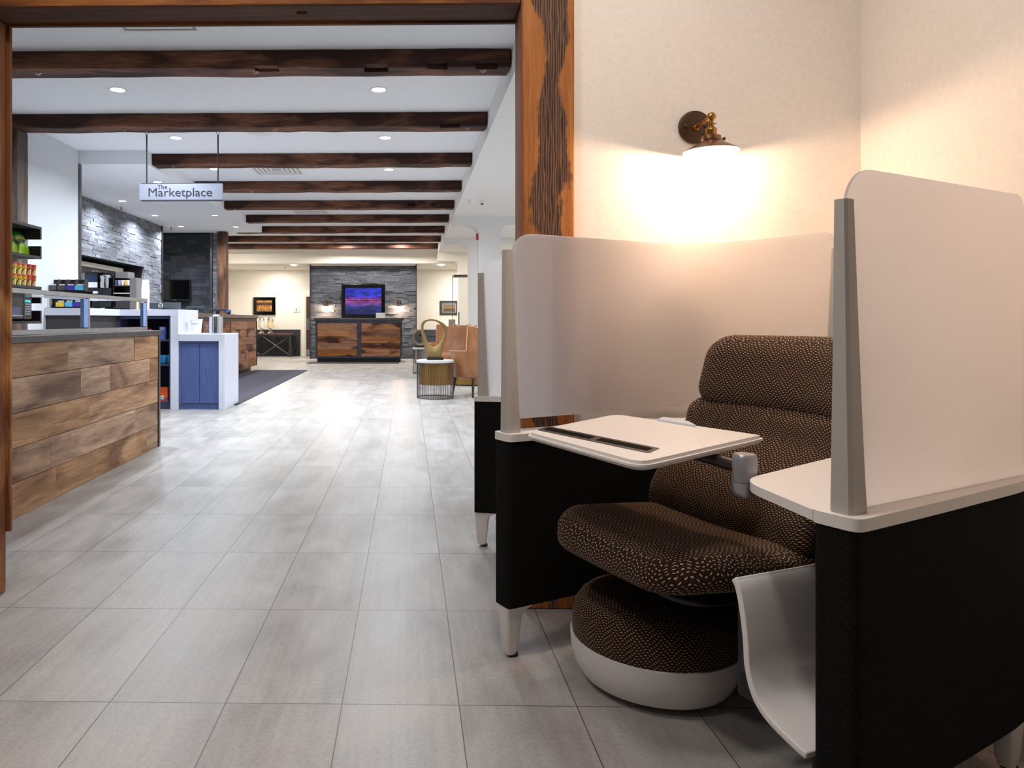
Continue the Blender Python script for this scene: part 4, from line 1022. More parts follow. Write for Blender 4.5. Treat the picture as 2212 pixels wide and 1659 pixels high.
# stir sticks, cup stack
t = thing('stir_stick_cup', 'short tan bundle of stir sticks beside the tall stack of white cups', 'stir sticks', (WX(300.5, yb), yb-.05, Z0))
bm = bmesh.new(); lathe(bm, [(0, 0), (.03, 0), (.034, .006), (0, .006)], (0, 0, 0), 16); mesh('saucer', bm, M['white'], t)
bm = bmesh.new(); lathe(bm, [(0, .006), (.013, .006), (.013, WZ(652, yb)-Z0), (0, WZ(652, yb)-Z0)], (0, 0, 0), 10); mesh('sticks', bm, simple('birch', (226, 196, 160), .7), t)
ccX = WX(314, yb-.05); chgt = WZ(604, yb-.05)-Z0
for q, (z0_, z1_, r0, r1, lab) in enumerate(((0, chgt*.66, .047, .047, 'lower stack of white paper cups standing on a white plate'), (chgt*.66, chgt, .047, .036, 'white paper cup upturned on top of the tall cup stack'))):
    bm = bmesh.new()
    if q == 0:
        lathe(bm, [(0, 0), (.07, 0), (.07, .005), (.04, .006)], (0, 0, 0), 24)
        pr = [(.04, .006)]; n_ = 10
        for j in range(n_):
            za = .006 + (z1_-.006)*j/n_; pr += [(.041+.006*j/n_, za), (.042+.006*j/n_, za+.006)]
        pr += [(.047, z1_), (0, z1_)]
        lathe(bm, pr, (0, 0, 0), 24)
    else: lathe(bm, [(0, 0), (.047, 0), (.045, .01), (.036, z1_-z0_), (.034, z1_-z0_), (0, z1_-z0_-.004)], (0, 0, 0), 24)
    simple_thing('paper_cup', bm, M['paper'], lab, 'paper cups', (ccX, yb-.05, Z0+z0_+(.001 if q else 0)), 'white paper cups', 40)
# paper stand at the wall end
for k_, (pa, pb, pt, yy_) in enumerate(((90, 101, 632, yt_+.02), (93, 106, 640, yt_-.08))):
    t_ = thing('acrylic_stand', ['tall clear leaflet stand at the wall end of the white counter', 'shorter clear leaflet stand in front, at the wall end of the white counter'][k_], 'leaflet stand', (WX((pa+pb)/2, yy_), yy_, Z0), 0, 'clear stands')
    w_ = (WX(pb, yy_)-WX(pa, yy_))/2
    mesh('panel', bxm(-w_, w_, 0, .004, 0, WZ(pt, yy_)-Z0), M['offwhite'], t_); mesh('base', bxm(-w_, w_, -.04, .04, 0, .004), M['glasspane'], t_)
# niche kitchen units behind
nzb, nzt = 1.0, 1.88
t = thing('niche_unit', 'dark framed grey kitchen cabinet inside the stone wall recess', 'cabinet', (XS-.35, YN-1.36, nzb+.001)); sc_ = (ZN-1.0)/.88
mesh('carcass', bxm(-.28, .1, -1.25, 1.3, 0, .72), simple('grey_cabinet', (128, 136, 138), .5), t)
mesh('top_frame', bxm(-.28, .13, -1.35, 1.33, .72, .80), M['black'], t)
mesh('side_frame', bxm(-.28, .13, 1.3, 1.35, 0, .72), M['black'], t)
mesh('soffit_panel', bxm(-.28, .16, -1.35, .95, .80, .87), M['offwhite'], t)
# lower cabinet items: cup and ice bucket
yl = QY+.3; ZL = zl+.0005
t = thing('paper_carrier', 'white tapered paper bucket on the low cabinet', 'bucket', (WX(424, yl), yl, ZL))
hb = WZ(690, yl)-ZL; rb = (WX(438, yl)-WX(411, yl))/2
bm = bmesh.new(); lathe(bm, [(0, 0), (rb*.7, 0), (rb, hb), (rb*.96, hb), (rb*.68, .01), (0, .01)], (0, 0, 0), 28); mesh('body', bm, M['white'], t, 40)
text_mesh('lettering', 'STARBUCKS', .018, simple('grey_ink', (130, 130, 130), .6), t, (0, -rb*.93, hb*.68), (R(86), 0, 0), .0004)
bm = bmesh.new(); lathe(bm, [(rb, hb-.004), (rb*1.03, hb), (rb, hb+.004)], (0, 0, 0), 28); mesh('rim', bm, M['white'], t, 40)
t = thing('ice_bucket', 'round brushed steel ice bucket with lid on the low white cabinet', 'ice bucket', (WX(467, yl), yl, ZL))
hb = WZ(685, yl)-ZL; rb = (WX(481, yl)-WX(452, yl))/2
bm = bmesh.new(); lathe(bm, [(0, 0), (rb, 0), (rb, hb), (0, hb)], (0, 0, 0), 36); mesh('body', bm, M['chrome'], t, 40)
bm = bmesh.new(); lathe(bm, [(0, hb), (rb*1.04, hb), (rb*1.04, hb+.008), (0, hb+.012)], (0, 0, 0), 36); mesh('lid', bm, M['steel'], t, 40)
mesh('lid_knob', bxm(-.035, .035, -.02, .02, hb+.01, hb+.028, .006), M['white'], t)

# ------------------------------------------------------------------ reception counter
RX = -3.05; RD = .5; RY0, RY1 = 8.85, 14.4; rt = 1.10
t = thing('reception_counter', 'long wood panelled reception counter with dark grey top', 'counter', (RX-.3, 11.6, 0)); ox, oy = RX-.3, 11.6
mesh('body', bxm(RX-.45-ox, RX-.03-ox, RY0+.05-oy, RY1-.05-oy, .1, 1.0), M['black'], t)
mesh('toe_kick', bxm(RX-.42-ox, RX-.1-ox, RY0+.1-oy, RY1-.1-oy, 0, .1), M['black'], t)
mesh('counter_top', bxm(RX-.48-ox, RX+.03-ox, RY0-oy, RY1+.02-oy, 1.04, rt, .004), M['steel_dark'], t)
mesh('top_band', bxm(RX-.46-ox, RX+.0-ox, RY0+.01-oy, RY1-.0-oy, .985, 1.04), simple('dark_band', (52, 40, 36), .5), t)
for k_, (a, b) in enumerate(((RY0+.05, 10.6), (10.64, 12.25), (12.29, RY1-.04))):
    planks('plank_panel', RX-.03-ox, a-oy, b-oy, .1, .985, 6, M['plank_red'], t, 50+k_, lens_=(.5, 1.4))
    mesh('corner_strip', bxm(RX-.03-ox, RX+.006-ox, b-oy, b+.035-oy, .1, .985), M['steel_dark'], t)
planks('end_cladding', RY1-.045-oy+.04, RX-.45-ox, RX-.03-ox, .1, .985, 6, M['plank_red'], t, 59, axis='X', lens_=(.2, .5), th=.0)
# items: monitors on / behind it
def monitor(px0, px1, py0, py1, Y, label, tilt=0, back=True, stand=True, mat=None, zbase=None):
    x0, x1 = WX(px0, Y), WX(px1, Y); zb_, zt_ = WZ(py1, Y), WZ(py0, Y); w_ = (x1-x0)/2; base = zbase
    t = thing('computer_monitor', label, 'monitor', ((x0+x1)/2, Y, base), 0, 'computer monitors at the counters')
    mesh('housing', bxm(-w_, w_, -.012, .018, zb_-base, zt_-base, .004), mat or simple('monitor_shell', (58, 66, 70), .4), t)
    mesh('screen', bxm(-w_*.96, w_*.96, .017, .02, zb_-base+.01, zt_-base-.01), M['blackgloss'], t)
    mesh('stand', bxm(-.03, .03, -.002, .03, .006, max(.02, zb_-base+.04)), M['black'], t); mesh('stand_foot', bxm(-.09, .09, -.07, .1, 0, .008, .003), M['black'], t)
    return t, w_, zb_-base, zt_-base
Ym = QY+.62
mon, w_, a_, b_ = monitor(322, 390, 653.5, 667, Ym, 'dark monitor back with round emblem behind the cup stack', zbase=Z0)
bm = bmesh.new(); tube(bm, [(.026*math.cos(k*math.pi/10), 0, .026*math.sin(k*math.pi/10)) for k in range(20)], .003, 6, True); o = mesh('emblem', bm, M['white'], mon); o.location = (WX(348, Ym)-mon.location.x, -.014, (a_+b_)/2)
text_mesh('lettering', 'DELL', .019, M['white'], mon, (WX(348, Ym)-mon.location.x, -.0135, (a_+b_)/2), (R(90), 0, 0), .0004)
monitor(402, 440, 662, 668, 10.2, 'low grey monitor top behind the white counter end', zbase=rt+.0005)
monitor(452, 489, 667, 672, 12.2, 'low dark screen in the middle of the reception counter', mat=M['slate_dark'], zbase=rt+.0005)
monitor(489, 499, 669, 675, 12.8, 'small blue lit screen on the reception counter near the post', mat=simple('blue_screen_shell', (50, 90, 160), .4), zbase=rt+.0005)
# wall tv on the dark stone
Yt = YK-.1; x0, x1 = WX(345, Yt), WX(412, Yt); z0_, z1_ = WZ(650, Yt), WZ(603, Yt)
t = thing('wall_television', 'black switched off television on the dark stone back wall', 'television', ((x0+x1)/2, Yt, z0_)); w_ = (x1-x0)/2
mesh('housing', bxm(-w_, w_, -.03, .03, 0, z1_-z0_, .006), M['black'], t); mesh('screen', bxm(-w_*.95, w_*.95, -.033, -.029, .04, z1_-z0_-.02), M['blackgloss'], t); mesh('wall_mount', bxm(-.1, .1, .03, .09, .1, .25), M['black'], t)
text_mesh('lettering', 'LG', .03, simple('logo_grey', (170, 170, 170), .4), t, (0, -.032, .02), (R(90), 0, 0), .0005)
# mats
bm = bmesh.new(); box(bm, -1.06/2, 1.06/2, -2.95, 2.95, 0, .008); simple_thing('floor_mat', bm, M['mat'], 'long charcoal mat beside the reception counter', 'mat', (-2.55, 11.4, .001))
bm = bmesh.new(); yq = 16.75; x0, x1 = WX(664, yq), WX(862, yq); box(bm, -(x1-x0)/2, (x1-x0)/2, -.25, .25, 0, .008); simple_thing('floor_mat', bm, M['mat'], 'thin dark mat along the front of the far host desk', 'mat', ((x0+x1)/2, yq+.12, .001))

# ------------------------------------------------------------------ host desk at the far stone wall
DY = 17.15; x0, x1 = WX(681, DY), WX(869, DY); dcx = (x0+x1)/2; dw = (x1-x0)/2; dz = WZ(687, DY)
t = thing('host_desk', 'far wooden desk with two orange brown plank panels in dark metal frame', 'desk', (dcx, DY+.3, 0)); 
mesh('toe_kick', bxm(-dw+.04, dw-.04, -.24, .3, 0, .1), M['black'], t)
mesh('body', bxm(-dw, dw, -.28, .3, .1, dz-.06), M['steel_blue'], t)
mesh('desk_top', bxm(-dw-.03, dw+.05, -.32, .34, dz-.06, dz, .005), M['steel_dark'], t)
xm_ = WX(776, DY)-dcx
planks('plank_panel', -.28, -dw+.05, xm_-.05, .14, dz-.12, 5, M['plank_desk'], t, 71, axis='X', lens_=(.6, 1.4), th=.012)
planks('plank_panel', -.28, xm_+.05, dw-.05, .14, dz-.12, 5, M['plank_desk'], t, 72, axis='X', lens_=(.6, 1.4), th=.012)
for a, b in ((-dw, -dw+.045), (xm_-.045, xm_+.045), (dw-.045, dw)): mesh('frame_upright', bxm(a, b, -.305, -.28, .1, dz-.06, .004), M['steel_blue'], t)
mesh('frame_rail', bxm(-dw, dw, -.30, -.28, .1, .135), M['steel_blue'], t); mesh('frame_rail', bxm(-dw, dw, -.30, -.28, dz-.115, dz-.06), M['steel_blue'], t)
x_, y_ = WX(822, DY+.1), DY+.1
simple_thing('card_sign', bxm(-.11, .11, 0, .012, 0, .125), M['paper'], 'small white card standing on the host desk', 'card', (x_, y_, dz+.0005))
Ytv = 18.45; x0, x1 = WX(738, Ytv), WX(832, Ytv); z0_, z1_ = WZ(687, Ytv), WZ(614, Ytv); w_ = (x1-x0)/2; hh_ = z1_-z0_
t = thing('wall_television', 'framed screen showing a blue and pink sunset over the host desk', 'television', ((x0+x1)/2, Ytv, z0_))
mesh('frame', bxm(-w_, w_, -.03, .03, 0, hh_, .006), M['blackgloss'], t)
mesh('screen', bxm(-w_*.83, w_*.83, -.036, -.03, hh_*.10, hh_*.89), M['sunset'], t); mesh('wall_mount', bxm(-.2, .2, .03, .22, .3, .6), M['black'], t)
def sconce(label, X, Y, Z, wall_dy, s=.8, power=6, hero=False, tilt=0.0):
    t = thing('wall_sconce', label, 'wall lamp', (X, Y, Z), 0, None if hero else 'sconces on the far stone wall')
    AY = -.14; n_ = 40 if hero else 18
    bm = bmesh.new(); lathe(bm, [(0, 0), (.070*s, 0), (.072*s, .004), (.070*s, .010), (.058*s, .013), (0, .014)], (0, 0, 0), n_)
    o = mesh('backplate', bm, M['bronze'], t, 30); o.rotation_euler = (R(90), 0, 0)
    if hero:
        for sx_ in (-.034, .034):
            bm = bmesh.new(); lathe(bm, [(0, 0), (.005, 0), (.006, .004), (0, .007)], (0, 0, 0), 12); q = mesh('screw', bm, M['bronze'], t, 30); q.rotation_euler = (R(90), 0, 0); q.location = (sx_, -.013, .002)
    bm = bmesh.new(); tube(bm, [(0, -.01, -.004), (0, -.02, -.004), (0, -.021, -.004), (0, -.05, -.003), (0, -.10, -.003), (0, AY, -.002)], [.011, .010, .0068, .0066, .0066, .0066], 14); mesh('arm', bm, M['brass'], t, 60)
    bm = bmesh.new(); lathe(bm, [(0, -.0150), (.009, -.0125), (.0135, -.006), (.0150, 0), (.0135, .006), (.009, .0125), (0, .0150)], (0, AY, -.002), 24)
    mesh('ball_joint', bm, M['brass'], t, 60)
    c = (0, AY, -.032)
    prof = [(.010, .03), (.010, .012), (.013, .010), (.013, .004), (.012, -.002), (.024, -.012), (.026, -.018), (.0245, -.022), (.0235, -.045), (0, -.045)]
    bm = bmesh.new(); lathe(bm, [(r*s*.9, z*s) for r, z in reversed(prof)], c, 28); mesh('socket', bm, M['brass'], t, 30)
    bm = bmesh.new(); lathe(bm, [(.036*s, -.062*s), (.0385*s, -.058*s), (.0385*s, -.044*s), (.036*s, -.042*s), (0, -.042*s)], c, 32)
    mesh('shade_collar', bm, M['bronze_copper'], t, 30)
    a_ = [(.0365, -.060), (.060, -.076), (.085, -.090), (.106, -.101), (.110, -.105)]
    bm = bmesh.new(); lathe(bm, [(r*s, z*s) for r, z in reversed(a_)] + [(.02*s, -.056*s)], c, 56); mesh('shade', bm, M['bronze_copper'], t, 30)
    inner = [((r-.0022)*s, (z-.002)*s) for r, z in a_]
    bm = bmesh.new(); lathe(bm, [(.0*s, -.0605*s)] + inner + [(.110*s, -.105*s)], c, 56); bmesh.ops.reverse_faces(bm, faces=bm.faces)
    mesh('shade_lining', bm, simple('white_enamel_lining', (250, 244, 232), .4), t, 30)
    if hero:
        bm = bmesh.new(); tube(bm, [(.029, AY, -.074), (.041, AY, -.075)], .002, 8); lathe(bm, [(0, -.005), (.0045, -.005), (.0045, .005), (0, .005)], (.043, AY, -.075), 8); mesh('thumb_screw', bm, M['bronze'], t)
        bm = bmesh.new(); tube(bm, [(.008, AY, -.022), (.017, AY, -.026)], .0018, 6); mesh('switch', bm, M['brass'], t)
    bm = bmesh.new(); lathe(bm, [(0, -.118*s), (.016*s, -.112*s), (.024*s, -.097*s), (.022*s, -.082*s), (.013*s, -.066*s), (0, -.064*s)], c, 20); mesh('bulb', bm, M['bulb'], t, 60)
    l = bpy.data.lights.new('sconce_lamp', 'POINT'); l.energy = power; l.color = WARM; l.shadow_soft_size = .012 if hero else .02
    lo = bpy.data.objects.new('sconce_lamp', l); COL.objects.link(lo); lo.parent = t; lo.location = (0, AY, -.032-.129*s)
    return t
for px_, lab in ((705, 'lit sconce on the far stone wall, on the doorway side of the screen'), (862, 'lit sconce on the far stone wall, on the armchair side of the screen')):
    s_ = sconce(lab, WX(px_, 18.6), 18.655, WZ(652, 18.6), 0, .8, 22)
# far wall pictures, sign, table
x0, x1 = WX(548, WY), WX(595.5, WY); z0_, z1_ = WZ(680, WY), WZ(642, WY)
t = thing('framed_picture', 'black framed display with golden autumn reflections above the drinks table', 'picture', ((x0+x1)/2, WY-.002, z0_)); w_ = (x1-x0)/2; hh_ = z1_-z0_
mesh('frame', bxm(-w_, w_, -.05, 0, 0, hh_, .004), M['blackgloss'], t); mesh('image', bxm(-w_*.69, w_*.69, -.054, -.05, hh_*.19, hh_*.83), M['autumn'], t)
x0, x1 = WX(950, WY), WX(990, WY); z0_, z1_ = WZ(680, WY), WZ(650, WY)
t = thing('framed_picture', 'grey matted landscape picture on the cream wall right of the stone', 'picture', ((x0+x1)/2, WY-.002, z0_)); w_ = (x1-x0)/2; hh_ = z1_-z0_
mesh('frame', bxm(-w_, w_, -.03, 0, 0, hh_, .004), M['slate_dark'], t); mesh('mount', bxm(-w_*.9, w_*.9, -.033, -.03, hh_*.07, hh_*.93), M['slate'], t); mesh('image_border', bxm(-w_*.7, w_*.7, -.036, -.033, hh_*.18, hh_*.8), M['offwhite'], t); mesh('image', bxm(-w_*.66, w_*.66, -.038, -.036, hh_*.21, hh_*.77), M['landscape'], t)
x0, x1 = WX(633, WY), WX(646.5, WY); z0_, z1_ = WZ(674.5, WY), WZ(661, WY); w_ = (x1-x0)/2; hh_ = z1_-z0_
t = thing('washroom_sign', 'small square white washroom sign on the cream far wall', 'sign', ((x0+x1)/2, WY-.002, z0_))
mesh('plate', bxm(-w_, w_, -.012, 0, 0, hh_, .003), M['paper'], t)
bm = bmesh.new(); lathe(bm, [(0, .115), (.009, .112), (.009, .098), (0, .094)], (0, -.0125, 0), 10); box(bm, -.012, .012, -.014, -.012, .058, .093); box(bm, -.010, -.002, -.014, -.012, .03, .058); box(bm, .002, .010, -.014, -.012, .03, .058); mesh('person_symbol', bm, M['signink'], t)
mesh('lettering', bxm(-.05, .05, -.0135, -.012, .012, .018), M['signink'], t)
# console table
ty = 19.85; x0, x1 = WX(505, ty), WX(629, ty); tz = WZ(720, ty); w_ = (x1-x0)/2
t = thing('console_table', 'dark console table with brown top and crossed braces under the picture', 'table', ((x0+x1)/2, ty, 0))
mesh('table_top', bxm(-w_-.02, w_+.06, -.2, .22, tz-.05, tz, .004), simple('dark_walnut', (84, 56, 44), .4, 0, 3, .2, stretch=(.4, 6, 6)), t)
for sx_ in (-1, 1):
    for sy_ in (-.17, .19): mesh('leg', bxm(sx_*w_-.03, sx_*w_+.03, sy_-.03, sy_+.03, 0, tz-.05), M['slate_dark'], t)
for s in (1, -1):
    for c0 in (w_*.5, -w_*.5):
        bm = bmesh.new(); tube(bm, [(c0-w_*.46, -.15, .05 if s > 0 else tz-.08), (c0+w_*.46, -.15, tz-.08 if s > 0 else .05)], .016, 6); mesh('cross_brace', bm, M['steel_dark'], t)
def dispenser(px_, lab, fill):
    Y = ty-.02; t = thing('drink_dispenser', lab, 'drink dispenser', (WX(px_, Y), Y, tz+.0005), 0, 'glass drink dispensers on the console table')
    bm = bmesh.new(); lathe(bm, [(0, 0), (.075, 0), (.07, .03), (.02, .06), (.02, .11), (.05, .13), (0, .13)], (0, 0, 0), 20); mesh('pedestal', bm, M['chrome'], t, 40)
    bm = bmesh.new(); lathe(bm, [(0, .13), (.085, .135), (.085, .36), (0, .36)], (0, 0, 0), 24); mesh('jar', bm, fill, t, 40)
    bm = bmesh.new(); lathe(bm, [(0, .36), (.095, .36), (.09, .38), (.06, .43), (.02, .45), (0, .46)], (0, 0, 0), 24); mesh('lid', bm, M['chrome'], t, 40)
    bm = bmesh.new(); tube(bm, [(0, -.08, .17), (0, -.13, .17), (0, -.13, .14)], .012, 8); tube(bm, [(0, -.12, .17), (0, -.12, .2)], .007, 8); mesh('tap', bm, M['chrome'], t)
dispenser(565, 'drink dispenser of clear water with domed chrome lid on the console table', simple('water_fill', (224, 222, 210), .15))
dispenser(584, 'drink dispenser of pale juice with domed chrome lid on the console table', simple('juice_fill', (226, 206, 160), .15))
simple_thing('power_outlet', bxm(-.035, .035, -.012, 0, -.06, .06, .002), M['steel_dark'], 'small grey power outlet on the wainscot behind the console table', 'outlet', (WX(594, WY), WY-.031, WZ(747, WY)))

# ------------------------------------------------------------------ glazed partition at the far right
GYp = 17.0
t = thing('glass_partition', 'clear glazed partition with slim frame and dark header by the far column', 'partition', (WX(978, GYp), GYp, 0)); gx_ = WX(978, GYp)
mesh('frame_post', bxm(-.007, .007, -.01, .01, 0, WZ(594, GYp)), M['steel_dark'], t)
mesh('header', bxm(.03, WX(1010, GYp)-gx_, -.1, .3, WZ(598, GYp), WZ(595, GYp)+.01), M['darkshelf'], t)
mesh('glass_pane', bxm(.014, WX(1010, GYp)-gx_, -.004, .004, .02, WZ(600, GYp)), M['glasspane'], t)
mesh('pull_handle', bxm(WX(991, GYp)-gx_-.012, WX(991, GYp)-gx_+.012, -.04, -.01, WZ(702, GYp), WZ(674, GYp)), M['slate_dark'], t)
mesh('top_rail', bxm(.014, WX(1010, GYp)-gx_, -.015, .015, WZ(600, GYp), WZ(598, GYp)), M['offwhite'], t)
x_ = WX(976, 16.6); simple_thing('grey_pedestal', bxm(-.075, .075, -.075, .075, 0, WZ(690, 16.6), .004), simple('stone_grey', (176, 172, 162), .6), 'narrow grey pedestal behind the tan armchairs', 'pedestal', (x_, 16.6, 0))
simple_thing('red_bench', bxm(-.2, .2, -.2, .2, 0, WZ(703, 16.2), .01), simple('dark_red_fabric', (120, 30, 44), .8), 'dark red low seat back behind the glass, beside the pedestal', 'bench', (WX(1003, 16.2), 16.1, 0))

# ------------------------------------------------------------------ lounge furniture
def drum_table(X, Y, r, top, label, brass, nwire=40):
    t = thing('drum_table', label, 'side table', (X, Y, 0), 0, 'wire cage drum tables')
    bm = bmesh.new(); lathe(bm, [(0, top-.03), (r*1.03, top-.03), (r*1.03, top-.004), (r*1.02, top), (0, top)], (0, 0, 0), 40); mesh('table_top', bm, M['marble'], t, 30)
    bm = bmesh.new(); lathe(bm, [(r*.86, top*.36), (r*.86, top-.03), (r*.84, top-.03), (r*.84, top*.36), (r*.86, top*.36)], (0, 0, 0), 40); mesh('inner_drum', bm, brass, t, 30)
    bm = bmesh.new()
    for z in (.008, top-.04):
        bm = bmesh.new(); tube(bm, [(r*math.cos(a), r*math.sin(a), z) for a in [2*math.pi*k/40 for k in range(40)]], .006, 6, True); mesh('hoop', bm, M['steel_dark'], t, 60)
    for k in range(nwire):
        a = 2*math.pi*k/nwire; bm = bmesh.new(); tube(bm, [(r*math.cos(a), r*math.sin(a), .004), (r*math.cos(a), r*math.sin(a), top-.032)], .0032, 5)
        mesh('cage_wire', bm, M['steel_dark'], t)
    return t
T1Y = 9.3; T1X = WX(940, T1Y)
drum_table(T1X, T1Y, .235, .49, 'nearer wire drum table with brass inner drum and marble top', M['brass_soft'], 48)
T2Y = 13.6; T2X = WX(919, T2Y)
drum_table(T2X, T2Y, .235, .49, 'farther open wire drum table behind the brass one', M['steel'], 40)
# sculptures
def loop_sculpt(X, Y, z, outer, inner, th, label, base, mat, rot=0):
    t = thing('loop_sculpture', label, 'sculpture', (X, Y, z), rot, 'abstract ring sculptures')
    mesh('plinth', bxm(-base, base, -.06, .06, 0, .035, .002), M['black'], t)
    n = len(outer); bm = bmesh.new(); rings = []
    for i in range(n):
        o_, i_ = Vector(outer[i]), Vector(inner[i]); dn = (i_-o_).normalized(); w_ = (i_-o_).length; ring = []
        b1 = min(.010, w_*.3)
        for q, y in ((o_, th-b1), (o_+dn*b1*.3, th-b1*.3), (o_+dn*b1, th), (i_-dn*b1, th), (i_, th-b1), (i_, -th+b1), (i_-dn*b1, -th), (o_+dn*b1, -th), (o_+dn*b1*.3, -th+b1*.3), (o_, -th+b1)): ring.append(bm.verts.new((q.x, y, q.y)))
        rings.append(ring)
    for i in range(n):
        A, B = rings[i], rings[(i+1) % n]
        for k in range(10): bm.faces.new((A[k], A[(k+1) % 10], B[(k+1) % 10], B[k]))
    bmesh.ops.recalc_face_normals(bm, faces=bm.faces)
    mesh('loop', bm, mat, t, 70)
def splinepts(ctrl, n):
    out = []; m = len(ctrl)
    for i in range(m):
        p0, p1, p2, p3 = [Vector(ctrl[(i+j-1) % m]) for j in range(4)]
        for k in range(n):
            s = k/n; out.append(.5*((2*p1) + (-p0+p2)*s + (2*p0-5*p1+4*p2-p3)*s*s + (-p0+3*p1-3*p2+p3)*s**3))
    return out
k_ = T1Y/FPX
# (px,py) control points traced as a real loop in its own plane
def loc(px, py): return ((px-940)*k_, (780.5-py)*k_)
outer = [loc(*p) for p in ((936, 778), (921.8, 778), (919, 766), (914, 743), (910, 723), (910, 702.5), (918, 693.7), (931, 692), (948, 696), (962, 705), (966.6, 718), (962, 735), (956, 756), (951, 778))]
inner = [loc(*p) for p in ((936, 752.5), (931, 750), (926, 743.5), (920, 733), (916.5, 721), (915, 708), (920.5, 698.7), (933, 696), (946, 700), (956, 710), (960, 720), (956, 733), (950, 743), (942, 751))]
loop_sculpt(T1X, T1Y, .4905, splinepts(outer, 5), splinepts(inner, 5), .035, 'gilded open loop sculpture on the nearer drum table', .105, M['gold_sculpt'])
k2 = T2Y/FPX
def loc2(px, py): return ((px-906)*k2, (753-py)*k2)
outer = [loc2(906+15.5*math.cos(a)+1.5*math.sin(a), 733+18*math.sin(a)) for a in [2*math.pi*q/36 for q in range(36)]]
inner = [loc2(907+10.5*math.cos(a), 732+13*math.sin(a)) for a in [2*math.pi*q/36 for q in range(36)]]
loop_sculpt(WX(906, T2Y), T2Y, .4905, outer, inner, .05, 'dark bronze ring sculpture on the farther drum table', .09, simple('pewter_resin', (128, 116, 100), .4, .6, 10, .2))
# armchairs
def armchair(X, Y, rz, label):
    t = thing('tub_armchair', label, 'armchair', (X, Y, 0), rz, 'tan leather tub armchairs')
    # local: faces -y
    def shell():
        bm = bmesh.new(); n = 72; rows = 10; grid_o, grid_i = [], []
        for i in range(n+1):
            a = -R(118) + R(236)*i/n           # 0 = back (+y)
            ab = abs(a)/R(118)
            top = .47 + .0*ab
            e = max(0, min(1, (ab-.42)/.30)); e = e*e*(3-2*e)
            e = max(0, min(1, (ab-.44)/.035)); e = e*e*(3-2*e)
            top = (.875 + .055*min(1, ab/.44)**2)*(1-e) + .60*e - .03*max(0, ab-.7)
            ro, ri = [], []
            for j in range(rows+1):
                s = j/rows; z = .26 + (top-.26)*s
                flare = .80 + .17*min(1, (z-.26)/.34)**.9 + .07*max(0, (z-.5)/.4)
                rx_, ry_ = (.36+.05*max(0, min(1, (ab-.40)/.14)))*flare, (.36+.02*e)*flare
                ro.append(bm.verts.new((rx_*math.sin(a), ry_*math.cos(a)+.04*s, z)))
                ri.append(bm.verts.new(((rx_-.065+.02*s)*math.sin(a), (ry_-.075+.02*s)*math.cos(a)+.04*s, z)))
            grid_o.append(ro); grid_i.append(ri)
        for i in range(n):
            for j in range(rows):
                bm.faces.new((grid_o[i][j], grid_o[i][j+1], grid_o[i+1][j+1], grid_o[i+1][j]))
                bm.faces.new((grid_i[i][j], grid_i[i+1][j], grid_i[i+1][j+1], grid_i[i][j+1]))
            bm.faces.new((grid_o[i][rows], grid_i[i][rows], grid_i[i+1][rows], grid_o[i+1][rows])); bm.faces.new((grid_o[i][0], grid_o[i+1][0], grid_i[i+1][0], grid_i[i][0]))
        for i in (0, n):
            for j in range(rows): bm.faces.new((grid_o[i][j], grid_i[i][j], grid_i[i][j+1], grid_o[i][j+1]))
        bmesh.ops.recalc_face_normals(bm, faces=bm.faces)
        pts = [g[rows].co.copy() + Vector((0, 0, .004)) for g in grid_o]
        return bm, pts
    bm, pts = shell(); mesh('back_shell', bm, M['leather'], t, 50)
    bm = bmesh.new(); tube(bm, pts, .007, 6); mesh('piping', bm, M['leather_seam'], t, 60)
    for ang in (-28, 28):
        a = R(ang); bm = bmesh.new(); tube(bm, [(.362*(.80+.17*min(1, s*1.85)**.9+.07*max(0, (s*.62-.24)/.4))*math.sin(a)*1.004, .362*(.80+.17*min(1, s*1.85)**.9+.07*max(0, (s*.62-.24)/.4))*math.cos(a)*1.004+.04*s, .26+.62*s) for s in [q/8 for q in range(9)]], .004, 5); mesh('seam', bm, M['leather_seam'], t)
    mesh('seat_cushion', pillow((.21, .23, .075), (.07, .07, .045), (14, 14, 6), lambda p: p+Vector((0, -.03, .375))), M['leather'], t)
    mesh('seat_base', pillow((.20, .20, .055), (.08, .08, .03), (10, 10, 4), lambda p: p+Vector((0, -.01, .275))), M['leather'], t)
    for sx_, sy_ in ((-.22, -.22), (.22, -.22), (-.2, .22), (.2, .22)):
        bm = bmesh.new(); tube(bm, [(sx_*1.12, sy_*1.14, 0), (sx_, sy_, .24)], [.012, .022], 10); mesh('leg', bm, M['legwood'], t, 60)
armchair(WX(1034, 9.5), 9.6, R(205), 'nearer tan leather armchair seen from behind beside the wire drum table')
armchair(WX(974, 12.6), 12.6, R(-14), 'farther tan leather armchair facing the hall, behind the gilded sculpture')
armchair(WX(1026, 13.25), 13.3, R(20), 'farthest tan leather armchair, only its top edge showing by the column')
t = thing('coffee_table', 'round brushed brass drum coffee table between the tan armchairs', 'coffee table', (WX(1012, 11.1), 11.25, 0))
bm = bmesh.new(); lathe(bm, [(0, .02), (.29, .02), (.29, .43), (0, .43)], (0, 0, 0), 40); mesh('drum', bm, M['brass_soft'], t, 30)
bm = bmesh.new(); lathe(bm, [(0, .0), (.292, .0), (.292, .02), (0, .02)], (0, 0, 0), 40); mesh('base_ring', bm, M['black'], t, 30)
bm = bmesh.new(); lathe(bm, [(0, .43), (.3, .43), (.3, .445), (0, .445)], (0, 0, 0), 40); mesh('table_top', bm, M['brass'], t, 30)

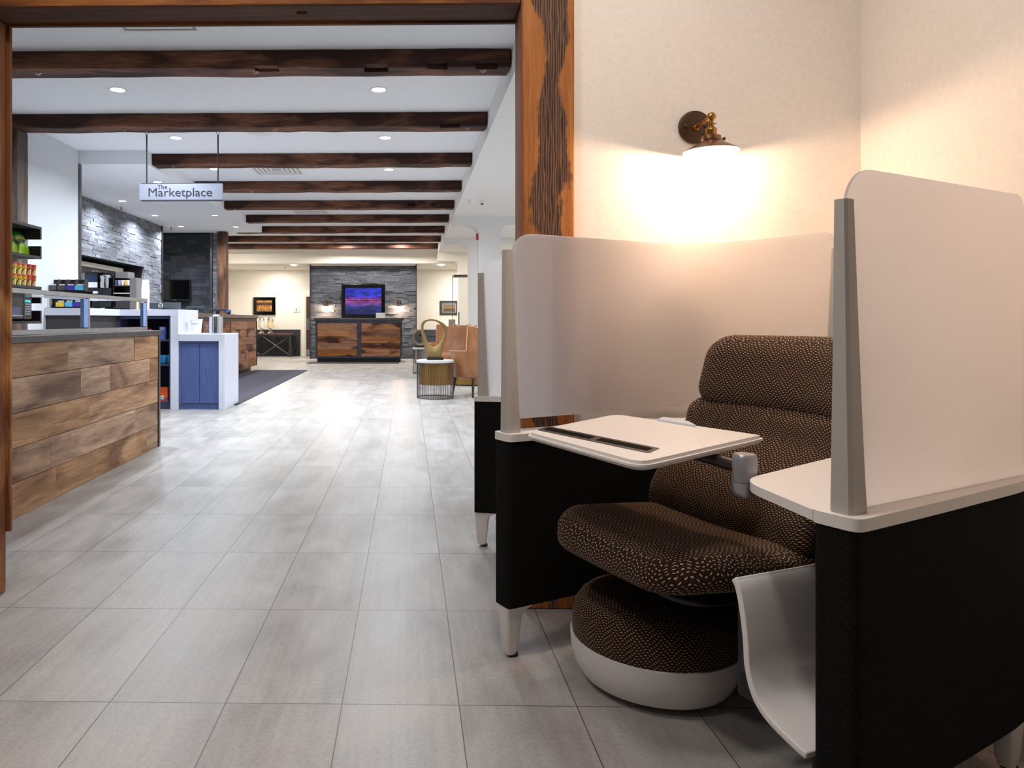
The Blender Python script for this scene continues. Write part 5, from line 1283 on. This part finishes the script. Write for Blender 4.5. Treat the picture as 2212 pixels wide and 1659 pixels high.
# ------------------------------------------------------------------ work pod
PM = (.506, 1.708); PR = R(26.8)          # pod frame: middle of its open front, x towards its back
CM = (.464, 1.65); CR = R(22.5)           # the chair stands slightly turned inside it
TCP = (Matrix.Translation((PM[0], PM[1], 0)) @ Matrix.Rotation(PR, 4, 'Z')).inverted() @ Matrix.Translation((CM[0], CM[1], 0)) @ Matrix.Rotation(CR, 4, 'Z')
def offset_path(path, d):
    out = []; n = len(path)
    for i in range(n):
        a = Vector(path[max(0, i-1)]); b = Vector(path[min(n-1, i+1)]); t_ = (b-a).normalized(); nrm = Vector((-t_.y, t_.x))
        out.append(tuple(Vector(path[i]) + nrm*d))
    return out
def arc(cx, cy, r, a0, a1, n): return [(cx+r*math.cos(R(a0+(a1-a0)*k/n)), cy+r*math.sin(R(a0+(a1-a0)*k/n))) for k in range(n+1)]
def ribbon_poly(path, half, rc):
    A = offset_path(path, half); B = offset_path(path, -half)
    poly = A + list(reversed(B)); n = len(path)
    rad = [0]*len(poly); rad[0] = rc; rad[n-1] = rc; rad[n] = rc; rad[-1] = rc
    return round_poly(poly, rad, 5)
def dens(p, q, n): return [(p[0]+(q[0]-p[0])*k/n, p[1]+(q[1]-p[1])*k/n) for k in range(n)]
def crom(pts, n):
    pe = [pts[0]] + list(pts) + [pts[-1]]; out = []
    for i in range(1, len(pe)-2):
        p0, p1, p2_, p3 = [Vector(pe[i+j-1]) for j in range(4)]
        for k in range(n):
            q = k/n; out.append(tuple(.5*((2*p1) + (-p0+p2_)*q + (2*p0-5*p1+4*p2_-p3)*q*q + (-p0+3*p1-3*p2_+p3)*q**3)))
    out.append(tuple(pts[-1])); return out
VF, VN = .490, -.508
# U path from the far front round the back to the near front
upath = crom([(0, VF), (.2, .494), (.42, .502), (.60, .508), (.72, .490), (.80, .43), (.838, .33), (.846, .2), (.846, 0), (.842, -.2), (.81, -.34), (.745, -.43), (.62, -.470), (.42, -.486), (.2, -.499), (0, VN)], 4)
def screen_mesh(path, z0, ztop, r_end, th=.006, r2=.035):
    """curved frosted sheet with rounded upper corners"""
    P = [Vector(p) for p in path]; s = [0]
    for a, b in zip(P, P[1:]): s.append(s[-1]+(b-a).length)
    T = s[-1]; bm = bmesh.new(); cols = []; fine = []
    samp = [0] + [r_end*(1-math.cos(R(a))) for a in range(10, 91, 10)]
    ss = sorted(set([round(x, 5) for x in samp + [T-x*r2/r_end for x in samp] + [T*k/60 for k in range(61) if r_end < T*k/60 < T-r2]]))
    def at(q):
        for i in range(len(s)-1):
            if q <= s[i+1]+1e-9:
                f = (q-s[i])/(s[i+1]-s[i]); p = P[i].lerp(P[i+1], f)
                t_ = (P[min(i+2, len(P)-1)]-P[i]).normalized() if f > .5 else (P[i+1]-P[max(0, i-1)]).normalized()
                return p, Vector((-t_.y, t_.x))
        return P[-1], Vector((-(P[-1]-P[-2]).normalized().y, (P[-1]-P[-2]).normalized().x))
    for q in ss:
        zt_ = ztop; e, rr_ = (q, r_end) if q < T/2 else (T-q, r2)
        if e < rr_: zt_ = ztop - rr_ + math.sqrt(max(0, rr_**2-(rr_-e)**2))
        p, nn = at(q); row = []
        for sg in (1, -1):
            for k in range(5):
                z = z0 + (zt_-z0)*k/4; w_ = p+nn*sg*th/2; row.append(bm.verts.new((w_.x, w_.y, z)))
        cols.append(row)
    for A, B in zip(cols, cols[1:]):
        for k in range(4):
            bm.faces.new((A[k], A[k+1], B[k+1], B[k])); bm.faces.new((A[5+k], B[5+k], B[6+k], A[6+k]))
        bm.faces.new((A[4], A[9], B[9], B[4])); bm.faces.new((A[0], B[0], B[5], A[5]))
    for row in (cols[0], cols[-1]):
        for k in range(4): bm.faces.new((row[k], row[k+1], row[6+k], row[5+k]))
    bmesh.ops.recalc_face_normals(bm, faces=bm.faces)
    return bm
PC = .666
def pod(label, loc_, rz, full=True):
    t = thing('work_pod', label, 'work pod', loc_, rz)
    bm = bmesh.new(); prism(bm, ribbon_poly([(-.012, VF)]+upath[1:-1]+[(-.004, VN)], .0380, .016), .155, PC-.022); mesh('fabric_panel', bm, M['podfabric'], t, 30)
    bm = bmesh.new(); prism(bm, ribbon_poly([(-.014, VF)]+upath[1:-1]+[(-.006, VN)], .0430, .022), PC-.022, PC)
    bmesh.ops.bevel(bm, geom=[e for e in bm.edges if abs(e.verts[0].co.z-e.verts[1].co.z) < 1e-6 and e.calc_face_angle(0) > 1], offset=.003, segments=2, affect='EDGES'); mesh('cap_rail', bm, M['podcap'], t, 30)
    # upper screens
    far = crom([(.022, VF), (.2, .494), (.42, .502), (.60, .508), (.72, .490), (.80, .43), (.838, .33), (.846, .2), (.846, .04)], 5)
    near = crom([(.022, -.510), (.2, -.505), (.42, -.497), (.664, -.489)], 6)
    mesh('frosted_screen', screen_mesh(far, .705, 1.262, .075), M['frost'], t, 30)
    mesh('frosted_screen', screen_mesh(near, .668, 1.268, .075), M['frost'], t, 30)
    def spost(u, v, sgn, ang):
        bm = bmesh.new()
        bot = [(0, .017), (.008, .022), (.046, .0205), (.046, -.0205), (.010, -.022), (0, -.014)]
        top = [(0, .009), (.006, .012), (.024, .011), (.024, -.011), (.008, -.012), (0, -.008)]
        lv = []
        for f in [k/8 for k in range(9)]:
            z = PC + (1.210-PC)*f; g = f**.85
            lv.append([bm.verts.new((u+math.cos(ang)*((1-g)*b_[0]+g*t_[0]) - math.sin(ang)*((1-g)*b_[1]+g*t_[1])*sgn, v+math.sin(ang)*((1-g)*b_[0]+g*t_[0]) + math.cos(ang)*((1-g)*b_[1]+g*t_[1])*sgn, z)) for b_, t_ in zip(bot, top)])
        for A, B in zip(lv, lv[1:]):
            for k in range(6): bm.faces.new((A[k], A[(k+1) % 6], B[(k+1) % 6], B[k]))
        bm.faces.new(list(reversed(lv[0]))); bm.faces.new(lv[-1]); bmesh.ops.recalc_face_normals(bm, faces=bm.faces)
        mesh('screen_post', bm, M['greypod'], t)
    spost(-.002, VF+.002, 1, 0); spost(.010, -.508, -1, 0); spost(.848, .018, 1, R(90))
    # legs
    for (u, v) in ((-.008, VF), (.0, VN), (.68, .485), (.68, -.442)):
        s = 1 if v > 0 else -1
        bm = bmesh.new()
        lev = [(.002, .010, .044, .015), (.02, .006, .048, .019), (.110, .0, .057, .024), (.132, -.002, .066, .028), (.144, -.002, .088, .032), (.150, -.002, .10, .034)]
        R_ = []
        for z, a, b, hw2 in lev:
            poly = round_poly([(u+a, v-hw2), (u+b, v-hw2), (u+b, v+hw2), (u+a, v+hw2)], .012, 3); R_.append([bm.verts.new((x, y, z+.006)) for x, y in poly])
        for A, B in zip(R_, R_[1:]):
            for k in range(len(A)): bm.faces.new((A[k], A[(k+1) % len(A)], B[(k+1) % len(A)], B[k]))
        bm.faces.new(list(reversed(R_[0]))); bm.faces.new(R_[-1]); lg = mesh('leg', bm, M['podcap'], t, 40)
        bm = bmesh.new(); lathe(bm, [(0, 0), (.016, 0), (.016, .010), (0, .010)], (u+.036, v, 0), 14); mesh('foot_glide', bm, M['rubber'], lg)
    return t
podt = pod('near work pod of black fabric panels topped by frosted screens', (PM[0], PM[1], 0), PR)
# side shelf (fixed work surface), part of the pod
# the tilting tablet on its arm
tq = [(1133, 934, .70), (1330, 893, .715), (1652, 943, .712), (1384, 1002, .70)]
def backproj(px, py, z):
    zc = (1-z)*FPX/(py-CY); xc = (px-CX)/FPX*zc
    X = xc*ct - zc*st; Y = xc*st + zc*ct
    return X, Y
cp, sp2 = math.cos(PR), math.sin(PR)
def tol(X, Y): dx, dy = X-PM[0], Y-PM[1]; return (dx*cp+dy*sp2, -dx*sp2+dy*cp)
sp_ = round_poly([(-.004, -.470), (.55, -.45), tol(*backproj(1930, 955, PC)), tol(*backproj(1601, 1035, PC))], [.004, .004, .01, .07], 8)
bm = bmesh.new(); prism(bm, sp_, PC-.020, PC-.001); bmesh.ops.recalc_face_normals(bm, faces=bm.faces)
mesh('side_shelf', bm, M['podcap'], podt, 40)
tl = [tol(*backproj(*q)) for q in tq]
tp = round_poly(tl, [.035, .05, .012, .05], 7)
def tabz(u): return .690 + .030*u
bm = bmesh.new()
a = [bm.verts.new((x, y, tabz(x)-.006)) for x, y in tp]; b = [bm.verts.new((x, y, tabz(x)+.014)) for x, y in tp]
bm.faces.new(list(reversed(a))); bm.faces.new(b)
for i in range(len(a)): bm.faces.new((a[i], a[(i+1) % len(a)], b[(i+1) % len(a)], b[i]))
bmesh.ops.recalc_face_normals(bm, faces=bm.faces)
bmesh.ops.bevel(bm, geom=[e for e in bm.edges if e.calc_face_angle(0) > 1.0], offset=.0075, segments=4, affect='EDGES')
mesh('tablet_surface', bm, M['podcap'], podt, 75)
sq_ = [tol(*backproj(px, py, .702)) for px, py in ((1160, 930), (1184, 923), (1426, 972), (1401, 981))]
def tprism(bm, pts, d0, d1):
    a = [bm.verts.new((x, y, tabz(x)+.014+d0)) for x, y in pts]; b = [bm.verts.new((x, y, tabz(x)+.014+d1)) for x, y in pts]; n = len(pts)
    bm.faces.new(list(reversed(a))); bm.faces.new(b)
    for i in range(n): bm.faces.new((a[i], a[(i+1) % n], b[(i+1) % n], b[i]))
    bmesh.ops.recalc_face_normals(bm, faces=bm.faces)
bm = bmesh.new(); pr = round_poly(sq_, .008, 4); tprism(bm, pr, -.003, .0008); mesh('device_slot', bm, simple('charcoal_slot', (58, 52, 50), .5), podt)
cen = Vector((sum(p[0] for p in sq_)/4, sum(p[1] for p in sq_)/4))
ins = [tuple(cen + (Vector(p)-cen)*.93) for p in sq_]
def lerp2(a, b, f): return (a[0]+(b[0]-a[0])*f, a[1]+(b[1]-a[1])*f)
for f0, f1 in ((0.0, .49), (.55, 1.0)):
    q = [lerp2(ins[0], ins[3], f0), lerp2(ins[0], ins[3], f1), lerp2(ins[1], ins[2], f1), lerp2(ins[1], ins[2], f0)]
    q = [lerp2(q[0], q[3], .25), lerp2(q[1], q[2], .25), lerp2(q[1], q[2], .8), lerp2(q[0], q[3], .8)]
    bm = bmesh.new(); tprism(bm, q, 0, .0013); mesh('slot_groove', bm, simple('slot_black', (3, 3, 3), .9, spec=.1), podt)
lp = [tol(*backproj(px, py, .716)) for px, py in ((1420, 908), (1434, 904), (1488, 914), (1504, 922))]
bm = bmesh.new(); tprism(bm, lp, -.004, .006); mesh('pen_stop', bm, simple('pale_blue_grey_plastic', (206, 212, 220), .4), podt)
j = tol(*backproj(1609, 985, .70)); jx, jy = j
e_ = tol(*backproj(1480, 962, .69))
bm = bmesh.new(); tube(bm, [(e_[0], e_[1], .676), (jx, jy, .672)], .014, 14); mesh('tablet_arm', bm, simple('dark_arm', (52, 46, 46), .35, .4), podt, 60)
armm = simple('satin_aluminium', (172, 172, 176), .35, .7)
bm = bmesh.new(); lathe(bm, [(0, .645), (.026, .645), (.026, .698), (.022, .705), (0, .706)], (jx, jy, 0), 24); mesh('arm_joint', bm, armm, podt, 30)
sl = tol(*backproj(1640, 1060, .62))
bm = bmesh.new(); lathe(bm, [(0, .612), (.020, .612), (.027, .622), (.027, .644), (0, .644)], (jx, jy, 0), 24); tube(bm, [(jx, jy, .628), (sl[0]+.02, sl[1]-.03, .625)], .016, 12); mesh('arm_bracket', bm, armm, podt, 40)
# under-desk bag shelf: a bent white sheet
prof = [(-.234, .474), (-.245, .458), (-.256, .415), (-.264, .36), (-.268, .31), (-.279, .272), (-.297, .245), (-.33, .225), (-.40, .205), (-.49, .195)]
pp = []
pe = [prof[0]] + prof + [prof[-1]]
for i in range(1, len(pe)-2):
    p0, p1, p2_, p3 = [Vector(pe[i+j-1]) for j in range(4)]
    for k in range(4):
        s = k/4; pp.append(.5*((2*p1) + (-p0+p2_)*s + (2*p0-5*p1+4*p2_-p3)*s*s + (-p0+3*p1-3*p2_+p3)*s**3))
pp.append(Vector(prof[-1]))
while pp and pp[-1].x < -.405: pp.pop()
bm = bmesh.new(); rows_ = []
for (v_, z_) in [(q.x, q.y) for q in pp]:
    inset = .0
    rows_.append([bm.verts.new((u_, v_, z_)) for u_ in (.115, .55)])
for A, B in zip(rows_, rows_[1:]): bm.faces.new((A[0], A[1], B[1], B[0]))
bmesh.ops.transform(bm, matrix=TCP, verts=bm.verts)
me_ = mesh('bag_shelf', bm, M['podwhite'], podt, 60); md = me_.modifiers.new('s', 'SOLIDIFY'); md.thickness = .014; md.offset = 0; md2 = me_.modifiers.new('b', 'BEVEL'); md2.width = .006; md2.segments = 3; md2.limit_method = 'ANGLE'
def inpod(b_): bmesh.ops.transform(b_, matrix=TCP, verts=b_.verts); return b_
pb = mesh('power_box', inpod(bxm(.18, .5, -.250, -.18, .20, .44, .01)), M['black'], podt)
for z_ in (.36, .28): 
    mesh('socket', inpod(bxm(.176, .181, -.225, -.195, z_-.022, z_+.022, .002)), simple('socket_face', (30, 30, 32), .3), pb)
mesh('bag_shelf_support', inpod(bxm(.3, .5, -.36, -.26, .0, .19, .01)), M['black'], podt)

# lounge chair --------------------------------------------------------------------
ct_ = thing('lounge_chair', 'reclined pod chair in dark cloth with gold wave stitching', 'chair', (CM[0], CM[1], 0), CR)
# seat: u .10 -> .66, v -.14 -> .40
SC = (.355, .13)
def seat_def(p):
    s = p.x/.29                    # -1 front .. 1 back
    tq_ = p.y/.27
    z = p.z + .411
    z += .035*(-s)*.6              # rises to the front
    z += .018*(abs(tq_)**2)*(1 if p.z > 0 else .2)     # dished
    z -= .05*max(0, -s-.62)**1.4 * 2.2                # waterfall front edge
    z += .055*max(0, s-.1)**2 * (1 if p.z > 0 else 0)*0
    y = p.y*(1 - .10*max(0, -s)**2) 
    return Vector((SC[0]+p.x, SC[1]+y, z))
mesh('seat', pillow((.295, .285, .051), (.12, .13, .048), (34, 30, 10), seat_def, uvaxes={0: (1, 2), 1: (0, 2), 2: (1, 0)}), M['wave'], ct_, 180)
# backrest: panel in v (width) and along a reclined line; local p.x thickness, p.z height
def back_def(p):
    h = .27; s = (p.z/h+1)/2           # 0 bottom .. 1 top
    u = .47 + .22*s + .06*s*s - .038*math.exp(-((s-.30)/.22)**2) - .03*math.exp(-((s-.86)/.12)**2)
    z = .40 + .40*s
    w = .96 + .05*min(1, s/.7) - .03*max(0, s-.8)/.2
    y = p.y*w
    u -= .05*(abs(p.y)/.28)**2.2 * (.4+.6*s)
    return Vector((u + p.x, .125 + y, z))
mesh('backrest', pillow((.05, .282, .27), (.048, .12, .10), (8, 34, 32), back_def, uvaxes={0: (1, 2), 1: (0, 2), 2: (1, 0)}), M['wave'], ct_, 180)
def head_def(p):
    s = (p.z/.105+1)/2
    u = .665 + .05*s - .045*(abs(p.y)/.26)**2.2
    return Vector((u + p.x, .115+p.y*(1-.05*s), 0.85 + p.z*.95))
mesh('headrest', pillow((.045, .265, .112), (.043, .07, .07), (8, 32, 16), head_def, uvaxes={0: (1, 2), 1: (0, 2), 2: (1, 0)}, uvoff=(.02, .3)), M['wave'], ct_, 180)
bm = bmesh.new(); tube(bm, [(.74, .12, .74), (.76, .12, .84)], .018, 10); mesh('headrest_stem', bm, M['black'], ct_)
bm = bmesh.new(); tube(bm, [(.40, .12, .33), (.62, .12, .34), (.72, .12, .46), (.76, .12, .66)], .03, 10); mesh('back_support', bm, M['black'], ct_)
mesh('seat_pan', pillow((.24, .22, .02), (.08, .08, .018), (12, 12, 4), lambda p: p+Vector((SC[0]+.02, SC[1], .343-.035*.6*p.x/.29))), M['black'], ct_)
mesh('pedestal', bxm(.60, .74, .0, .25, 0, .335, .02), M['black'], ct_)
# footrest / ottoman
OC = (.342, .256)
cc_, cs_ = math.cos(CR), math.sin(CR); oX = CM[0]+OC[0]*cc_-OC[1]*cs_; oY = CM[1]+OC[0]*cs_+OC[1]*cc_
ot = thing('round_ottoman', 'low round ottoman with white base tucked under the pod chair', 'ottoman', (oX, oY, 0), CR)
bm = bmesh.new(); lathe(bm, [(0, .012), (.17, .012), (.198, .022), (.215, .05), (.2245, .09), (.2265, .125), (.219, .125), (0, .125)], (0, 0, 0), 64); mesh('base', bm, M['podwhite'], ot, 30)
bm = bmesh.new(); lathe(bm, [(0, 0), (.15, 0), (.15, .013), (0, .013)], (0, 0, 0), 40); mesh('glide_ring', bm, M['rubber'], ot)
bm = bmesh.new(); uvl = bm.loops.layers.uv.new('UVMap'); n = 72; rings = []
pf = [(.2195, .118), (.2215, .14), (.2205, .17), (.214, .200), (.200, .222), (.182, .236), (.15, .246), (.11, .252), (.06, .256), (.02, .257)]
arcl = [0]
for a, b in zip(pf, pf[1:]): arcl.append(arcl[-1]+math.hypot(b[0]-a[0], b[1]-a[1]))
for r_, z_ in pf: rings.append([bm.verts.new((r_*math.cos(2*math.pi*k/n), r_*math.sin(2*math.pi*k/n), z_)) for k in range(n)])
for i in range(len(pf)-1):
    for k in range(n):
        f = bm.faces.new((rings[i][k], rings[i][(k+1) % n], rings[i+1][(k+1) % n], rings[i+1][k])); f.smooth = True
        for lp_, (ii, kk) in zip(f.loops, ((i, k), (i, k+1), (i+1, k+1), (i+1, k))):
            ang = 2*math.pi*kk/n
            if i < 5: lp_[uvl].uv = (ang*.21, arcl[ii])
            else:
                rr_ = arcl[-1]-arcl[ii]+.02; lp_[uvl].uv = (rr_*math.cos(ang)+2, rr_*math.sin(ang)+2)
f = bm.faces.new(rings[-1])
for l_ in f.loops: l_[uvl].uv = (l_.vert.co.x+2, l_.vert.co.y+2)
mesh('cushion', bm, M['wave'], ot, 180)

# second pod beyond the opening wall, seen by its near front corner
P2R = R(-15)
b2x, b2y = .282, 3.17             # its visible front corner
lx, ly = -.006, VN-.0425
p2 = (b2x-(lx*math.cos(P2R)-ly*math.sin(P2R)), b2y-(lx*math.sin(P2R)+ly*math.cos(P2R)))
pod('second black work pod standing beyond the timber opening', (p2[0], p2[1], 0), P2R)

# hero sconce
sconce('lit brass and copper sconce on the cream wall above the pod', WX(1502, 2.52), 2.5295, WZ(277, 2.52), 0, .8, 10, True)
